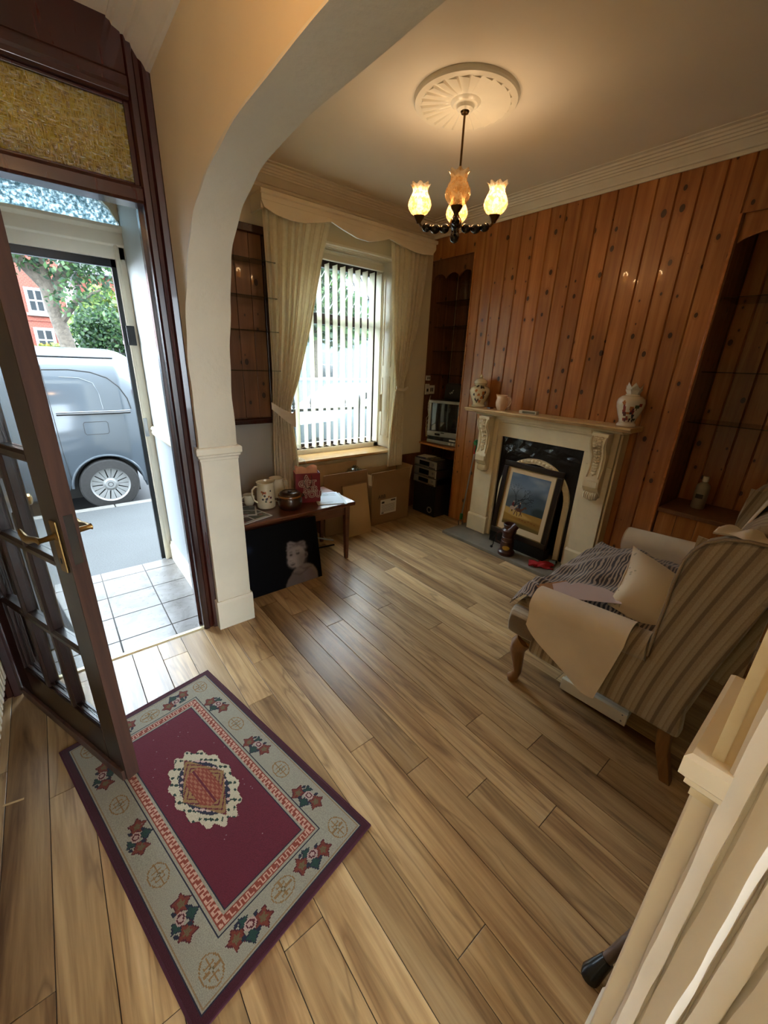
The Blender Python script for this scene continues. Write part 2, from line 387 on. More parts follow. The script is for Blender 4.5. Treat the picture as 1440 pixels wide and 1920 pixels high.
# imposts and plinths of the two piers
def impost(name,y,sgn,x0,x1):
    pr=[(0,1.030),(.006,1.036),(.006,1.048),(.014,1.056),(.014,1.064),(.022,1.072),(.022,1.100),(.016,1.106),(0,1.106)]
    m=MB()
    for a in range(len(pr)-1): pass
    # profile swept round three sides of the pier end
    lo=[]
    for d,z in pr:
        e=d
        lo.append([(x0-e,y+sgn*.25,z),(x0-e,y-sgn*e,z),(x1+e,y-sgn*e,z),(x1+e,y+sgn*.06,z)])
    for i in range(len(pr)-1):
        for k in range(3): m.add([lo[i][k],lo[i][k+1],lo[i+1][k+1],lo[i+1][k]],[(0,1,2,3)])
    m.add([lo[-1][0],lo[-1][1],lo[-1][2],lo[-1][3]],[(0,1,2,3)])
    return m
mi=impost('impost',YF,1,XA0,XA1); mi.v=[(max(x,XA0-.016) if yy>2.2 else x,min(yy,2.215) if x<.6 else yy,z) for x,yy,z in mi.v]
obj('impost',mi,'cream_gloss',warch)
mi=impost('impost',YN,-1,XA0,XA1); mi.v=[(x,max(yy,-.012) if x<.6 else yy,z) for x,yy,z in mi.v]
obj('impost',mi,'cream_gloss',warch,bevel=.003)
obj('plinth',MB().prism([(YF-.014,0),(YF-.014,.17),(YF-.008,.188),(YF,.188),(YF+.05,.188),(YF+.05,0)],XA0-.012,XA1+.014,'x'),'cream_gloss',warch,bevel=.003)
obj('plinth',MB().prism([(YN+.014,0),(YN+.014,.17),(YN+.008,.188),(YN-.06,.188),(YN-.06,0)],XA0-.004,XA1+.014,'x'),'gloss_white',warch,bevel=.003)
# smooth painted strips of the piers below the impost
obj('pier_facing',MB().box(XA0-.003,XA1+.003,YF-.004,YF+.03,.18,1.04),'cream_gloss',warch,bevel=.002)
obj('pier_facing',MB().box(XA0-.004,XA1+.003,-.01,YN+.004,.18,1.04),'pier_white',warch,bevel=.003)
# moulded architrave on the near pier's hall side
pf_=[(-.008,.0),(-.008,.012),(-.012,.016),(-.030,.016),(-.0305,.004),(-.034,.003),(-.0365,.014),(-.050,.022),(-.058,.024),(-.066,.018),(-.0695,.006),(-.073,.006),(-.0745,.020),(-.098,.022),(-.0985,.008),(-.1015,.008),(-.104,.022),(-.122,.032),(-.136,.032),(-.146,.026),(-.15,.0)]
ma=MB(); NZ=60
for j in range(NZ+1):
    z=2.1*j/NZ
    for k,(yy,d) in enumerate(pf_):
        wv=.45*(.0016*math.sin(z*17+k*1.3)+.0012*math.sin(z*41+k*2.1)+.0022*math.sin(z*6+k*.7))
        ma.v.append((XA0-d*.85+wv*.5,yy+wv,z))
n_=len(pf_)
for j in range(NZ):
    for k in range(n_-1): ma.f.append((j*n_+k,j*n_+k+1,(j+1)*n_+k+1,(j+1)*n_+k))
ma.f.append(tuple(range(n_))); ma.f.append(tuple(range(NZ*n_,NZ*n_+n_)))
obj('architrave',ma,'pier_white',warch,smooth=True,ang=28)
# ---- other walls
wl=struct('wall_left',MB().box(-.56,-.47,-2.8,3.3,0,CZ),'hall_wall',label='cream left wall of the hall',cat='wall')
# back end of the room and of the hall; the hall end has an unseen opening for daylight
wb=MB(); wb.box(XA1,3.75,-.75,-.66,0,CZ)
struct('wall_back',wb,'cream_wall',label='cream rear wall of the front room behind the settee',cat='wall')
wh=MB(); wh.box(-.56,-.40,-2.9,-2.8,0,CZ); wh.box(.44,.75,-2.9,-2.8,0,CZ); wh.box(-.4,.44,-2.9,-2.8,2.35,CZ); wh.box(-.4,.44,-2.9,-2.8,0,.25)
struct('wall_hall_end',wh,'hall_wall',label='end wall of the hall with an unseen opening that lets in daylight',cat='wall')
# facade: inner leaf with window and porch openings; window splayed recess x 1.55..2.73, z .66..2.45
WX0,WX1,WZ0,WZ1=1.56,2.735,.66,2.45; FX0,FX1=1.62,2.665; YO=3.52
wf=MB()
wf.box(XA1,WX0,YW,YO,-.3,CZ+.05); wf.box(WX1,3.8,YW,YO,-.3,CZ+.05); wf.box(WX0,WX1,YW,YO,-.3,WZ0); wf.box(WX0,WX1,YW,YO,WZ1,CZ+.05)
wf.box(.62,XA1,3.3,YO,-.3,3.3); wf.box(-.56,-.33,3.33,YO,-.3,3.3); wf.box(-.33,.62,3.36,YO,2.48,3.3); wf.box(.62,3.8,YW+.02,YO,CZ+.05,3.3)
wfront=struct('wall_front',wf,'cream_wall',label='cream front wall round the window of the room',cat='wall')
obj('render_patch',MB().box(XA1+.001,1.47,YW-.006,YW+.01,.0,1.06),'grey_wall',wfront)
obj('facade_render',MB().box(-6,-.33,YO,YO+.02,-.3,3.3).box(.60,WX0,YO,YO+.02,-.3,3.3).box(WX1,9,YO,YO+.02,-.3,3.3).box(-.33,.60,YO,YO+.02,2.48,3.3).box(WX0,WX1,YO,YO+.02,WZ1,3.3).box(WX0,WX1,YO,YO+.02,-.3,WZ0),'grey_wall',wfront)
# porch side walls and ceiling
wp=struct('wall_porch',MB().box(.562,.60,2.327,3.34,0,2.62).box(-.47,-.45,2.32,3.34,0,2.62).box(-.5,.62,2.327,2.335,2.5,2.62),'porch_white',label='white textured side wall of the porch',cat='wall')
obj('ceiling_board',MB().box(-.5,.62,2.32,3.4,2.62,2.66),'gloss_white',wp); obj('dado_rail',MB().prism([(.562,1.0),(.547,1.005),(.542,1.02),(.547,1.035),(.539,1.045),(.545,1.06),(.562,1.065)],2.33,3.33,'y'),'gloss_white',wp)
obj('lower_wall_panel',MB().box(.5595,.563,2.33,3.33,.16,1.0),'dado_grey',wp)
obj('baseboard',MB().prism([(.562,0),(.545,0),(.545,.12),(.551,.135),(.551,.15),(.562,.155)],2.33,3.33,'y'),'gloss_white',wp)
# ---- right wall: masonry behind boards
wr=MB(); wr.box(XB+.012,3.75,.83,2.695,0,CZ); wr.box(XB+.012,3.75,2.695,YW,2.52,CZ); wr.box(XB+.012,3.75,-.66,.83,2.42,CZ); wr.box(3.62,3.75,-.75,3.3,0,CZ)
wright=struct('wall_right',wr,'cream_wall',label='right wall clad in vertical knotty pine boards',cat='wall')
BWD=.1175
def board(y0,y1,z0,z1,x=XB,mat_='pine_board',share={}):
    w_=y1-y0; key=(round(w_,4),round(z1-z0,4),mat_)
    if key not in share:
        g=.0012; m=MB().prism([(0,g),(0.012,g),(0.012,w_-g),(0,w_-g),(-.001,w_-g-.0015),(-.001,g+.0015)],0,1,'x')
        # cross-section (x,y): V-grooved edges
        m=MB(); sec=[(.012,.0004),(.009,.0004),(.008,.002),(0,.0065),(0,w_-.0065),(.008,w_-.002),(.009,w_-.0004),(.012,w_-.0004)]
        m.prism(sec,0,z1-z0,'z'); o=obj('board',m,mat_,wright); share[key]=o
        o.location=(x,y0,z0); return o
    return inst('board',share[key],wright,(x,y0,z0))
y=.83
while y<2.69: board(y,min(y+BWD,2.695),0,2.70); y+=BWD
y=2.695
while y<YW-.01: board(y,min(y+BWD,YW),2.50,2.70); y+=BWD
y=.83-BWD*12
while y<.82: board(y,y+BWD,2.40,2.70); y+=BWD
# alcove linings (shade put into a darker pine tone, lit right back in lighter boards): left alcove y 2.695..3.22, right alcove y -.6...83
def alc(ya,yb,zt,xb=3.56,mt='pine_shaded'):
    y=ya
    while y<yb-.01:
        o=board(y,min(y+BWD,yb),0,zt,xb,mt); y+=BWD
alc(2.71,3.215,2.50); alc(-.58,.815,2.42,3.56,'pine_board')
def sidepanel(y0,y1,z1):
    x=XB+.004
    while x<3.55:
        x2=min(x+BWD,3.56); m=MB().box(.0008,x2-x-.0008,0,y1-y0,0,z1); o=obj('board',m,'pine_facing',wright,bevel=.003); o.location=(x,y0,0); x=x2
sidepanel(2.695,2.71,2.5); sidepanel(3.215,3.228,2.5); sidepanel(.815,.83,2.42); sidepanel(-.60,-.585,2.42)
# corner mouldings and scalloped valances over the alcoves
obj('corner_moulding',MB().box(XB-.006,XB+.012,2.690,2.704,0,2.50),'pine_flat',wright,bevel=.003)
obj('corner_moulding',MB().box(XB-.006,XB+.012,.822,.838,0,2.40),'pine_flat',wright,bevel=.003)
def valance(y0,y1,z0,z1,n):
    bot=[]; steps=14*n
    for i in range(steps+1):
        t=i/steps; ph=(t*n)%1
        bot.append((y0+(y1-y0)*t, z0+ (.045*math.sin(ph*PI)**.7 if i%1==0 else 0)))
    return MB().strip(bot,[(p[0],z1) for p in bot],XB+.02,XB+.034,'x')
obj('valance',valance(2.71,3.215,2.335,2.505,3),'pine_shaded',wright)
obj('valance',valance(-.58,.815,2.26,2.42,4),'pine_board',wright)
# boards on the front wall beside the window: recess panel above the table
y0_=XA1+.01; xx=XA1+.012; share=None
while xx<1.40:
    x2=min(xx+.112,1.418)
    o=obj('board',MB().box(.0012,x2-xx-.0012,0,.014,0,1.28),'pine_facing',wfront,bevel=.003); o.location=(xx,YW-.016,1.10); xx=x2
obj('panel_ledge',MB().prism([(YW-.07,1.058),(YW-.07,1.088),(YW-.06,1.098),(YW,1.098),(YW,1.058)],XA1+.01,1.462,'x'),'mahogany',wfront,bevel=.003)
obj('panel_head',MB().box(XA1+.01,1.448,YW-.05,YW,2.375,2.425),'mahogany',wfront,bevel=.004)
obj('panel_side',MB().box(1.418,1.442,YW-.03,YW,1.10,2.375),'mahogany',wfront,bevel=.003)
obj('window_architrave',MB().prism([(1.475,YW),(1.475,YW-.012),(1.485,YW-.018),(1.52,YW-.02),(1.53,YW-.012),(1.558,YW-.010),(1.558,YW)],0.0,2.52,'z'),'cream_gloss',wfront)
obj('window_architrave',MB().prism([(2.738,YW),(2.738,YW-.010),(2.766,YW-.012),(2.776,YW-.02),(2.811,YW-.018),(2.821,YW-.012),(2.821,YW)],0.62,2.52,'z'),'cream_gloss',wfront)
xx=2.83
while xx<3.16:
    x2=min(xx+.117,3.178); o=obj('board',MB().box(.0008,x2-xx-.0008,0,.014,0,.62),'pine_facing',wfront,bevel=.003); o.location=(xx,YW-.014,0); xx=x2
# ---- ceilings with moulded cornices
ce=struct('ceiling',MB().box(XA1-.05,3.75,-.75,3.3,CZ,CZ+.06),'ceiling_paint',label='cream painted ceiling of the front room',cat='ceiling')
ch=struct('ceiling_hall',MB().box(-.56,XA0+.05,-2.9,2.33,HZ,HZ+.06),'ceiling_paint',label='cream painted ceiling of the hall',cat='ceiling')
# profile (distance from wall, drop below the ceiling)
cp=[(0,.105),(.012,.105),(.016,.098),(.016,.088),(.03,.086),(.036,.078),(.07,.052),(.078,.050),(.082,.040),(.092,.038),(.098,.028),(.108,.026),(.114,.016),(.130,.014),(.136,.005),(.165,.004),(.167,0),(0,0)]
def corn(kind,a0,a1,at,z,par,prof=cp):
    m=MB()
    if kind=='x-': m.prism([(at-d,z-h) for d,h in prof],a0,a1,'y')   # along y, wall to the +x side: poly in (x,z)
    elif kind=='x+': m.prism([(at+d,z-h) for d,h in prof],a0,a1,'y')
    elif kind=='y-': m.prism([(at-d,z-h) for d,h in prof],a0,a1,'x')
    return obj('cornice',m,'cornice_paint',par)
corn('x-',-.66,YW,XB,CZ,ce); corn('y-',XA1,XB,YW,CZ,ce); corn('x+',-.66,YW,XA1+.001,CZ,ce)
hp=[(0,.12),(.014,.118),(.02,.105),(.05,.06),(.056,.05),(.07,.048),(.075,.034),(.11,.02),(.114,.01),(.125,.006),(.125,0),(0,0)]
corn('x-',-2.8,2.24,XA0,HZ,ch,hp); corn('x+',-2.8,2.24,-.47,HZ,ch,hp)
# ---- inner door frame with amber fanlight
df=struct('door_frame',label='dark mahogany frame of the inner doorway with amber glass above',cat='door frame',loc=(0,0,0))
def fpost(x0,x1,s):
    # moulded post; s=+1: opening on the left side
    pts=[(x0,2.225),(x0+.008,2.215),(x0+.028,2.213),(x0+.034,2.222),(x0+.05,2.222),(x0+.058,2.208),(x0+.08,2.205),(x0+.092,2.212),(x1,2.214),(x1,2.325),(x0,2.325)] if s>0 else [(x0,2.214),(x0+.01,2.212),(x0+.02,2.205),(x0+.045,2.208),(x0+.05,2.222),(x0+.07,2.222),(x0+.075,2.213),(x1-.008,2.215),(x1,2.225),(x1,2.325),(x0,2.325)]
    return MB().prism(pts,0,2.70,'z')
obj('post',fpost(.475,.582,1),'mahogany',df); obj('post',fpost(-.465,-.358,-1),'mahogany',df)
obj('transom',MB().prism([(2.212,2.135),(2.205,2.145),(2.205,2.185),(2.215,2.2),(2.3,2.2),(2.3,2.135)],-.358,.475,'x'),'mahogany',df,bevel=.003)
obj('head',MB().prism([(2.222,2.475),(2.212,2.482),(2.212,2.50),(2.205,2.51),(2.205,2.54),(2.215,2.552),(2.215,2.72),(2.325,2.72),(2.325,2.475)],-.358,.475,'x'),'mahogany',df,bevel=.002)
obj('glazing_bead',MB().box(.455,.475,2.235,2.255,2.2,2.475).box(-.358,-.338,2.235,2.255,2.2,2.475).box(-.338,.455,2.235,2.255,2.2,2.212).box(-.338,.455,2.235,2.255,2.463,2.475),'mahogany',df,bevel=.003)
obj('door_stop',MB().box(.462,.476,2.285,2.325,0,2.135).box(-.36,-.346,2.285,2.325,0,2.135),'mahogany',df)
# amber textured glass
m=bpy.data.materials.new('amber_glass'); m.use_nodes=True; MATS['amber_glass']=m; nt=m.node_tree; nt.nodes.clear()
out=N(nt,'OutputMaterial'); v1=coords(nt,(130,1,26)); n1=N(nt,'TexNoise',ins={'Scale':1.4,'Detail':3,'Distortion':.2}); L(nt,v1,n1.inputs['Vector'])
v2=coords(nt,(26,1,130)); n2=N(nt,'TexNoise',ins={'Scale':1.4,'Detail':3,'Distortion':.2}); L(nt,v2,n2.inputs['Vector'])
h=mth(nt,'MAXIMUM',n1.outputs[0],n2.outputs[0]); bp=N(nt,'Bump'); bp.inputs['Strength'].default_value=1; bp.inputs['Distance'].default_value=.01; L(nt,h,bp.inputs['Height'])
cc=ramp(nt,h,[(.40,C('#b8921c')),(.56,C('#ffd84a')),(.72,C('#fff6b8'))])
tl=N(nt,'BsdfTranslucent'); L(nt,cc,tl.inputs[0]); L(nt,bp.outputs[0],tl.inputs['Normal']); tp=N(nt,'BsdfTransparent'); L(nt,cc,tp.inputs[0]); gl=N(nt,'BsdfGlossy'); gl.inputs['Roughness'].default_value=.12; L(nt,bp.outputs[0],gl.inputs['Normal'])
a=N(nt,'MixShader'); a.inputs[0].default_value=.7; L(nt,tp.outputs[0],a.inputs[1]); L(nt,tl.outputs[0],a.inputs[2]); b_=N(nt,'MixShader'); b_.inputs[0].default_value=.10; L(nt,a.outputs[0],b_.inputs[1]); L(nt,gl.outputs[0],b_.inputs[2]); L(nt,b_.outputs[0],out.inputs[0])
p_=obj('pane',MB().box(-.345,.465,2.244,2.25,2.205,2.470),'amber_glass',df); p_['label']='amber textured glass pane'
# ---- inner glazed door, standing open
DW,DH,DT=.845,2.115,.044
d1=struct('door_1',label='dark wood fifteen pane glazed inner door standing open',cat='door',loc=(-.352,2.212,.006),rz=math.atan2(1.445-2.21,-.045+.35))
# local: x along the door from hinge to free edge; y>0 = the side facing the street (left of travel)
def dbox(n,x0,x1,z0,z1,mt='dark_door',y0=0,y1=DT,bv=.003): return obj(n,MB().box(x0,x1,y0,y1,z0,z1),mt,d1,bevel=bv)
ST=.112; zr=[.235,.575,.905,1.23,1.56,1.885,2.01]
dbox('stile',0,ST,0,DH); s2=dbox('stile',DW-ST,DW-.004,0,DH)
e=obj('edge_lipping',MB().box(DW-.004,DW,0,DT,0,DH),'worn_edge',d1); e['label']='worn reddish brown door edge'
dbox('rail',ST,DW-ST,0,.20); dbox('rail',ST,DW-ST,1.955,DH)
cxs=[ST,ST+.2077,ST+.4153,DW-ST]
zs=[.20,.555,.905,1.25,1.60,1.955]
for k in (1,2): obj('muntin',MB().prism([(cxs[k]-.017,.012),(cxs[k]-.008,0),(cxs[k]+.008,0),(cxs[k]+.017,.012),(cxs[k]+.017,.032),(cxs[k]+.008,DT),(cxs[k]-.008,DT),(cxs[k]-.017,.032)],.20,1.955,'z'),'dark_door',d1)
for k in range(1,5): obj('muntin',MB().prism([(.012,zs[k]-.017),(0,zs[k]-.008),(0,zs[k]+.008),(.012,zs[k]+.017),(.032,zs[k]+.017),(DT,zs[k]+.008),(DT,zs[k]-.008),(.032,zs[k]-.017)],ST,DW-ST,'x'),'dark_door',d1)
for k in range(5):
    for j in range(3):
        obj('pane',MB().box(cxs[j]+.012,cxs[j+1]-.012,.020,.024,zs[k]+.012,zs[k+1]-.012),'pane_glass',d1)
        # bevelled beads round each pane
        m=MB(); a0,a1,b0,b1=cxs[j]+.014,cxs[j+1]-.014,zs[k]+.014,zs[k+1]-.014
        for (p,q) in (((a0,b0),(a1,b0)),((a1,b0),(a1,b1)),((a1,b1),(a0,b1)),((a0,b1),(a0,b0))):
            m.obox((p[0],.012,p[1]),(q[0],.012,q[1]),.008,.008,(0,1,0)); m.obox((p[0],.032,p[1]),(q[0],.032,q[1]),.008,.008,(0,1,0))
        obj('bead',m,'dark_door',d1)
obj('draught_strip',MB().box(.02,DW-.01,-.012,0,.004,.05),'worn_edge',d1,bevel=.002)
def lever(side):
    yb=0 if side<0 else DT; s=side
    hp_=obj('handle_plate',MB().box(.785,.822,min(yb,yb+s*.006),max(yb,yb+s*.006),.90,1.07),'brass',d1,bevel=.003)
    m=MB(); m.lathe([(.014,0),(.014,.006),(.009,.010),(.008,.045),(.011,.05),(0,.052)],14); m.xf(Matrix.Rotation(-s*PI/2,4,'X')); m.mv(.803,yb,1.02)
    pts=[(.803,yb+s*.044,1.02),(.78,yb+s*.047,1.02),(.75,yb+s*.05,1.012),(.725,yb+s*.05,1.012),(.705,yb+s*.05,1.022),(.69,yb+s*.048,1.03)]
    m.tube(pts,[.009,.0085,.012,.0105,.008,.005],10); obj('handle_lever',m,'brass',hp_,smooth=True)
    obj('keyhole',MB().box(.800,.806,min(yb+s*.005,yb+s*.0075),max(yb+s*.005,yb+s*.0075),.93,.948),'black_iron',hp_)
lever(-1); lever(1)
obj('lock_plate',MB().box(DW,DW+.0015,.010,.034,.93,1.09),'steel',d1)
# ---- front door leaf standing open in the porch
d2=struct('door_2',label='dark painted panelled front door folded open in the porch',cat='door',loc=(-.262,3.335,.014),rz=-PI/2+.02)
mat('door_black','#1c1a1c',.3,var=.2,vs=5)
fd=MB().box(0,.80,-.042,0,0,2.03); obj('leaf',fd,'door_black',d2,bevel=.002)
for (x0,x1,z0,z1) in ((.10,.37,.18,.75),(.43,.70,.18,.75),(.10,.37,.95,1.85),(.43,.70,.95,1.85)):
    m=MB()
    for (p,q) in (((x0,z0),(x1,z0)),((x1,z0),(x1,z1)),((x1,z1),(x0,z1)),((x0,z1),(x0,z0))): m.obox((p[0],.004,p[1]),(q[0],.004,q[1]),.022,.012,(0,1,0))
    obj('panel_moulding',m,'door_black',d2)
m=MB().lathe([(.02,0),(.02,.008),(.011,.014),(.011,.034),(.024,.04),(.034,.056),(.032,.074),(.016,.082),(0,.083)],8); m.xf(Matrix.Rotation(-PI/2,4,'X')); m.mv(.40,0,.735); obj('knob',m,'brass',d2)
# ---- outer door frame with arched fanlight
of=struct('porch_door_frame',label='cream painted outer door frame with black weather edge',cat='door frame')
obj('jamb',MB().prism([(.505,3.33),(.518,3.325),(.53,3.335),(.56,3.335),(.565,3.345),(.60,3.345),(.60,3.46),(.505,3.46)],0,2.28,'z'),'cream_gloss',of,bevel=.002)
obj('jamb',MB().prism([(-.33,3.345),(-.29,3.335),(-.26,3.33),(-.25,3.34),(-.25,3.46),(-.33,3.46)],0,2.28,'z'),'cream_gloss',of,bevel=.002)
obj('transom',MB().prism([(3.335,2.10),(3.335,2.17),(3.325,2.18),(3.325,2.245),(3.30,2.262),(3.30,2.28),(3.46,2.28),(3.46,2.10)],-.33,.60,'x'),'cream_gloss',of,bevel=.002)
obj('weather_edge',MB().box(.478,.506,3.352,3.385,0,2.10).box(-.25,-.235,3.352,3.385,0,2.10).box(-.25,.506,3.352,3.385,2.055,2.10),'black_gloss',of,bevel=.002)
obj('latch_keep',MB().box(.497,.545,3.318,3.333,1.60,1.72).box(.497,.515,3.312,3.325,1.62,1.70),'black_iron',of,bevel=.003)
obj('lock_keep',MB().box(.505,.53,3.322,3.333,.99,1.12),'steel',of,bevel=.002)
# fanlight arch: segmental opening z 2.28..2.48
ac=[]
for i in range(25):
    t=i/24; x=-.30+.86*t; ac.append((x,2.285+.215*math.sqrt(max(0,1-((x-.13)/.432)**2))**1.0))
obj('fanlight_head',MB().strip(ac,[(x,2.62) for x,z in ac],3.36,3.46,'y').box(-.335,-.30,3.36,3.46,2.28,2.62).box(.56,.60,3.36,3.46,2.28,2.62),'cream_gloss',of)
arcs=MB(); 
for i in range(24): arcs.obox((ac[i][0],3.352,ac[i][1]+.012),(ac[i+1][0],3.352,ac[i+1][1]+.012),.03,.026,(0,1,0))
obj('fanlight_rim',arcs,'cream_gloss',of)
thin_glass('frost_glass',(.22,.27,.30),.1,90,1.0,((.20,.25,.27),.6))
nt=MATS['frost_glass'].node_tree; nz=N(nt,'TexNoise',ins={'Scale':60,'Detail':4,'Roughness':.7}); L(nt,coords(nt),nz.inputs['Vector']); rc_=ramp(nt,nz.outputs[0],[(.38,(.10,.15,.16)),(.5,(.26,.33,.36)),(.62,(.75,.82,.85))])
for q in nt.nodes:
    if q.type in ('BSDF_TRANSPARENT','BSDF_TRANSLUCENT'): L(nt,rc_,q.inputs[0])
obj('pane',MB().strip([(x,2.28) for x,z in ac],ac,3.40,3.405,'y'),'frost_glass',of)['label']='rippled pale blue fanlight glass'
# ---- window with recess, shutters, sill
win=struct('window_1',label='tall sash window with leaded top light and dark frame',cat='window')
YG=3.44
obj('frame',MB().box(FX0-.05,FX0,YG-.02,YO,.70,2.42).box(FX1,FX1+.06,YG-.02,YO,.70,2.42).box(FX0-.05,FX1+.06,YG-.02,YO,2.38,2.44).box(FX0-.05,FX1+.06,YG-.02,YO,.66,.745),'gloss_white',win,bevel=.003)
mat('dark_brown_paint','#2b1f1b',.4)
obj('sash',MB().box(FX0,FX0+.045,YG,YG+.045,.745,2.38).box(FX1-.05,FX1,YG,YG+.045,.745,2.38).box(FX0+.045,FX1-.05,YG,YG+.045,2.31,2.38).box(FX0+.045,FX1-.05,YG,YG+.045,.745,.80).box(FX0+.045,FX1-.05,YG,YG+.05,1.86,1.95),'dark_brown_paint',win,bevel=.003)
obj('pane',MB().box(FX0+.045,FX1-.05,YG+.02,YG+.025,.80,1.86),'pane_glass',win); lp=obj('pane',MB().box(FX0+.045,FX1-.05,YG+.02,YG+.025,1.95,2.31),'pane_glass',win)
le=MB(); a0,a1,b0,b1=FX0+.045,FX1-.05,1.95,2.31; st=.115
k=-6
def clip_seg(c,sl):
    # lead line x = a0 + (z-b0)*sl + c clipped to pane
    p=[];
    za,zb=b0,b1
    xa,xb=a0+c,a0+c+(b1-b0)*sl
    pts=[]
    n=40
    for i in range(n+1):
        z=za+(zb-za)*i/n; x=xa+(xb-xa)*i/n
        if a0<=x<=a1: pts.append((x,z))
    return pts
for k in range(-8,16):
    for sl in (.62,-.62):
        pts=clip_seg(k*st*1.0,sl)
        if len(pts)>1: le.obox((pts[0][0],YG+.019,pts[0][1]),(pts[-1][0],YG+.019,pts[-1][1]),.006,.004,(0,1,0))
obj('lead_came',le,'steel',win)
def shutter(x0,y0,x1,y1):
    m=MB(); d=Vector((x1-x0,y1-y0,0)); Lh=d.length; M=Matrix.Translation((x0,y0,0))@Matrix.Rotation(math.atan2(d.y,d.x),4,'Z')
    return m,Lh,M
for (xa,ya,xb,yb,s) in ((FX1+.055,YG-.02,WX1-.001,YW+.001,1),(WX0+.001,YW+.001,FX0-.045,YG-.02,1)):
    m,Lh,M=shutter(xa,ya,xb,yb); m.box(0,Lh,0,.03,.71,2.44); m.xf(M); so=obj('shutter',m,'cream_gloss',win)
    for (z0,z1) in ((.82,1.42),(1.52,2.34)):
        m=MB()
        x0,x1=.045,Lh-.045
        for (p,q) in (((x0,z0),(x1,z0)),((x1,z0),(x1,z1)),((x1,z1),(x0,z1)),((x0,z1),(x0,z0))): m.obox((p[0],-.002,p[1]),(q[0],-.002,q[1]),.014,.012,(0,1,0))
        m.box(x0+.02,x1-.02,-.003,.005,z0+.02,z1-.02); m.xf(M); obj('panel',m,'cream_gloss',so)
obj('soffit_board',MB().box(WX0,WX1,YW,YG,2.435,2.45),'gloss_white',win)
for i in range(3): obj('soffit_moulding',MB().box(WX0+.05+.0*i,WX1-.05,YW+.04+.05*i,YW+.055+.05*i,2.427,2.436),'gloss_white',win)
obj('sill',MB().prism([(YW-.05,.672),(YW-.058,.685),(YW-.05,.70),(YG,.70),(YG,.672)],WX0-.02,WX1+.01,'x'),'sill_wood',win,bevel=.003)
obj('apron',MB().box(WX0,WX1,YW-.012,YW,.0,.66),'cream_wall',win)
# ================================================================== ROOM FITTINGS
# ---- ceiling rose
m=MB(); NR=96
def rosemod(r,z,a):
    if .07<r<.235:
        ph=(a/(2*PI)*24)%1; s=(r-.06)/.175; return r,z-.010*s*(ph**1.0)
    if .235<=r<.25:
        ph=(a/(2*PI)*24)%1; return r-.008*abs(math.sin(ph*PI)),z
    return r,z
m.lathe([(0,-.046),(.03,-.046),(.042,-.04),(.046,-.026),(.05,-.024),(.062,-.024),(.072,-.018),(.078,-.012),(.085,-.014),(.12,-.016),(.16,-.018),(.20,-.019),(.228,-.02),(.236,-.022),(.248,-.022),(.262,-.020),(.268,-.012),(.27,0)],192,mod=rosemod)
cr=obj('ceiling_rose',m,'gloss_white',smooth=True,ang=25); cr.location=(1.885,1.755,CZ); cr.scale=(.95,.95,1); tag(cr,'round white plaster ceiling rose with radiating flutes','ceiling rose')
# ---- chandelier
mat('bronze','#5d4526',.35,1,var=.25,vs=30); mat('black_ceramic','#0e0b0a',.12,coat=.6)
m=bpy.data.materials.new('shade_glass'); m.use_nodes=True; MATS['shade_glass']=m; nt=m.node_tree; nt.nodes.clear(); out=N(nt,'OutputMaterial')
vo=N(nt,'TexVoronoi',ins={'Scale':55}); nz=N(nt,'TexNoise',ins={'Scale':60,'Detail':2}); L(nt,coords(nt),vo.inputs['Vector']); L(nt,coords(nt),nz.inputs['Vector'])
cc=ramp(nt,nz.outputs[0],[(.42,C('#e6b878')),(.55,C('#fae6c4'))])
tl=N(nt,'BsdfTranslucent'); L(nt,cc,tl.inputs[0]); tp=N(nt,'BsdfTransparent'); tp.inputs[0].default_value=(1,.86,.64,1); gl=N(nt,'BsdfGlossy'); gl.inputs['Roughness'].default_value=.1
a=N(nt,'MixShader'); a.inputs[0].default_value=.32; L(nt,tp.outputs[0],a.inputs[1]); L(nt,tl.outputs[0],a.inputs[2]); b_=N(nt,'MixShader'); b_.inputs[0].default_value=.08; L(nt,a.outputs[0],b_.inputs[1]); L(nt,gl.outputs[0],b_.inputs[2]); L(nt,b_.outputs[0],out.inputs[0])
mat('bulb_lit','#ffd890',.3,emit='#ffa030',es=12)
CH=thing('chandelier','dark four arm chandelier with amber frilled glass shades','chandelier',(1.885,1.755,CZ-.046))
obj('rod',MB().tube([(0,0,0),(0,0,-.30)],.0055,8),'bronze',CH)
obj('canopy_cup',MB().lathe([(.0,0),(.022,0),(.018,-.008),(.006,-.012),(0,-.012)],20),'bronze',CH,smooth=True)
hz=-.48; tilt=math.radians(5.5); dv=Vector((.7376,.675,0)); pv=Vector((.675,-.7376,0))
TM=Matrix.Translation((0,0,hz))@Matrix.Rotation(tilt,4,pv)@Matrix.Translation((0,0,-hz))
def chp(n,mb,mt,par=CH,**k): return obj(n,mb.xf(TM),mt,par,**k)
chp('stem',MB().lathe([(0,-.29),(.010,-.29),(.016,-.30),(.018,-.315),(.010,-.33),(.012,-.34),(.022,-.36),(.024,-.385),(.014,-.41),(.010,-.42),(.020,-.44),(.030,-.455),(.032,-.475),(.024,-.49),(.012,-.495),(0,-.495)],20),'bronze',smooth=True)
chp('finial',MB().lathe([(0,-.49),(.008,-.495),(.010,-.505),(.022,-.515),(.026,-.53),(.020,-.548),(.008,-.556),(0,-.558)],16),'black_ceramic',smooth=True)
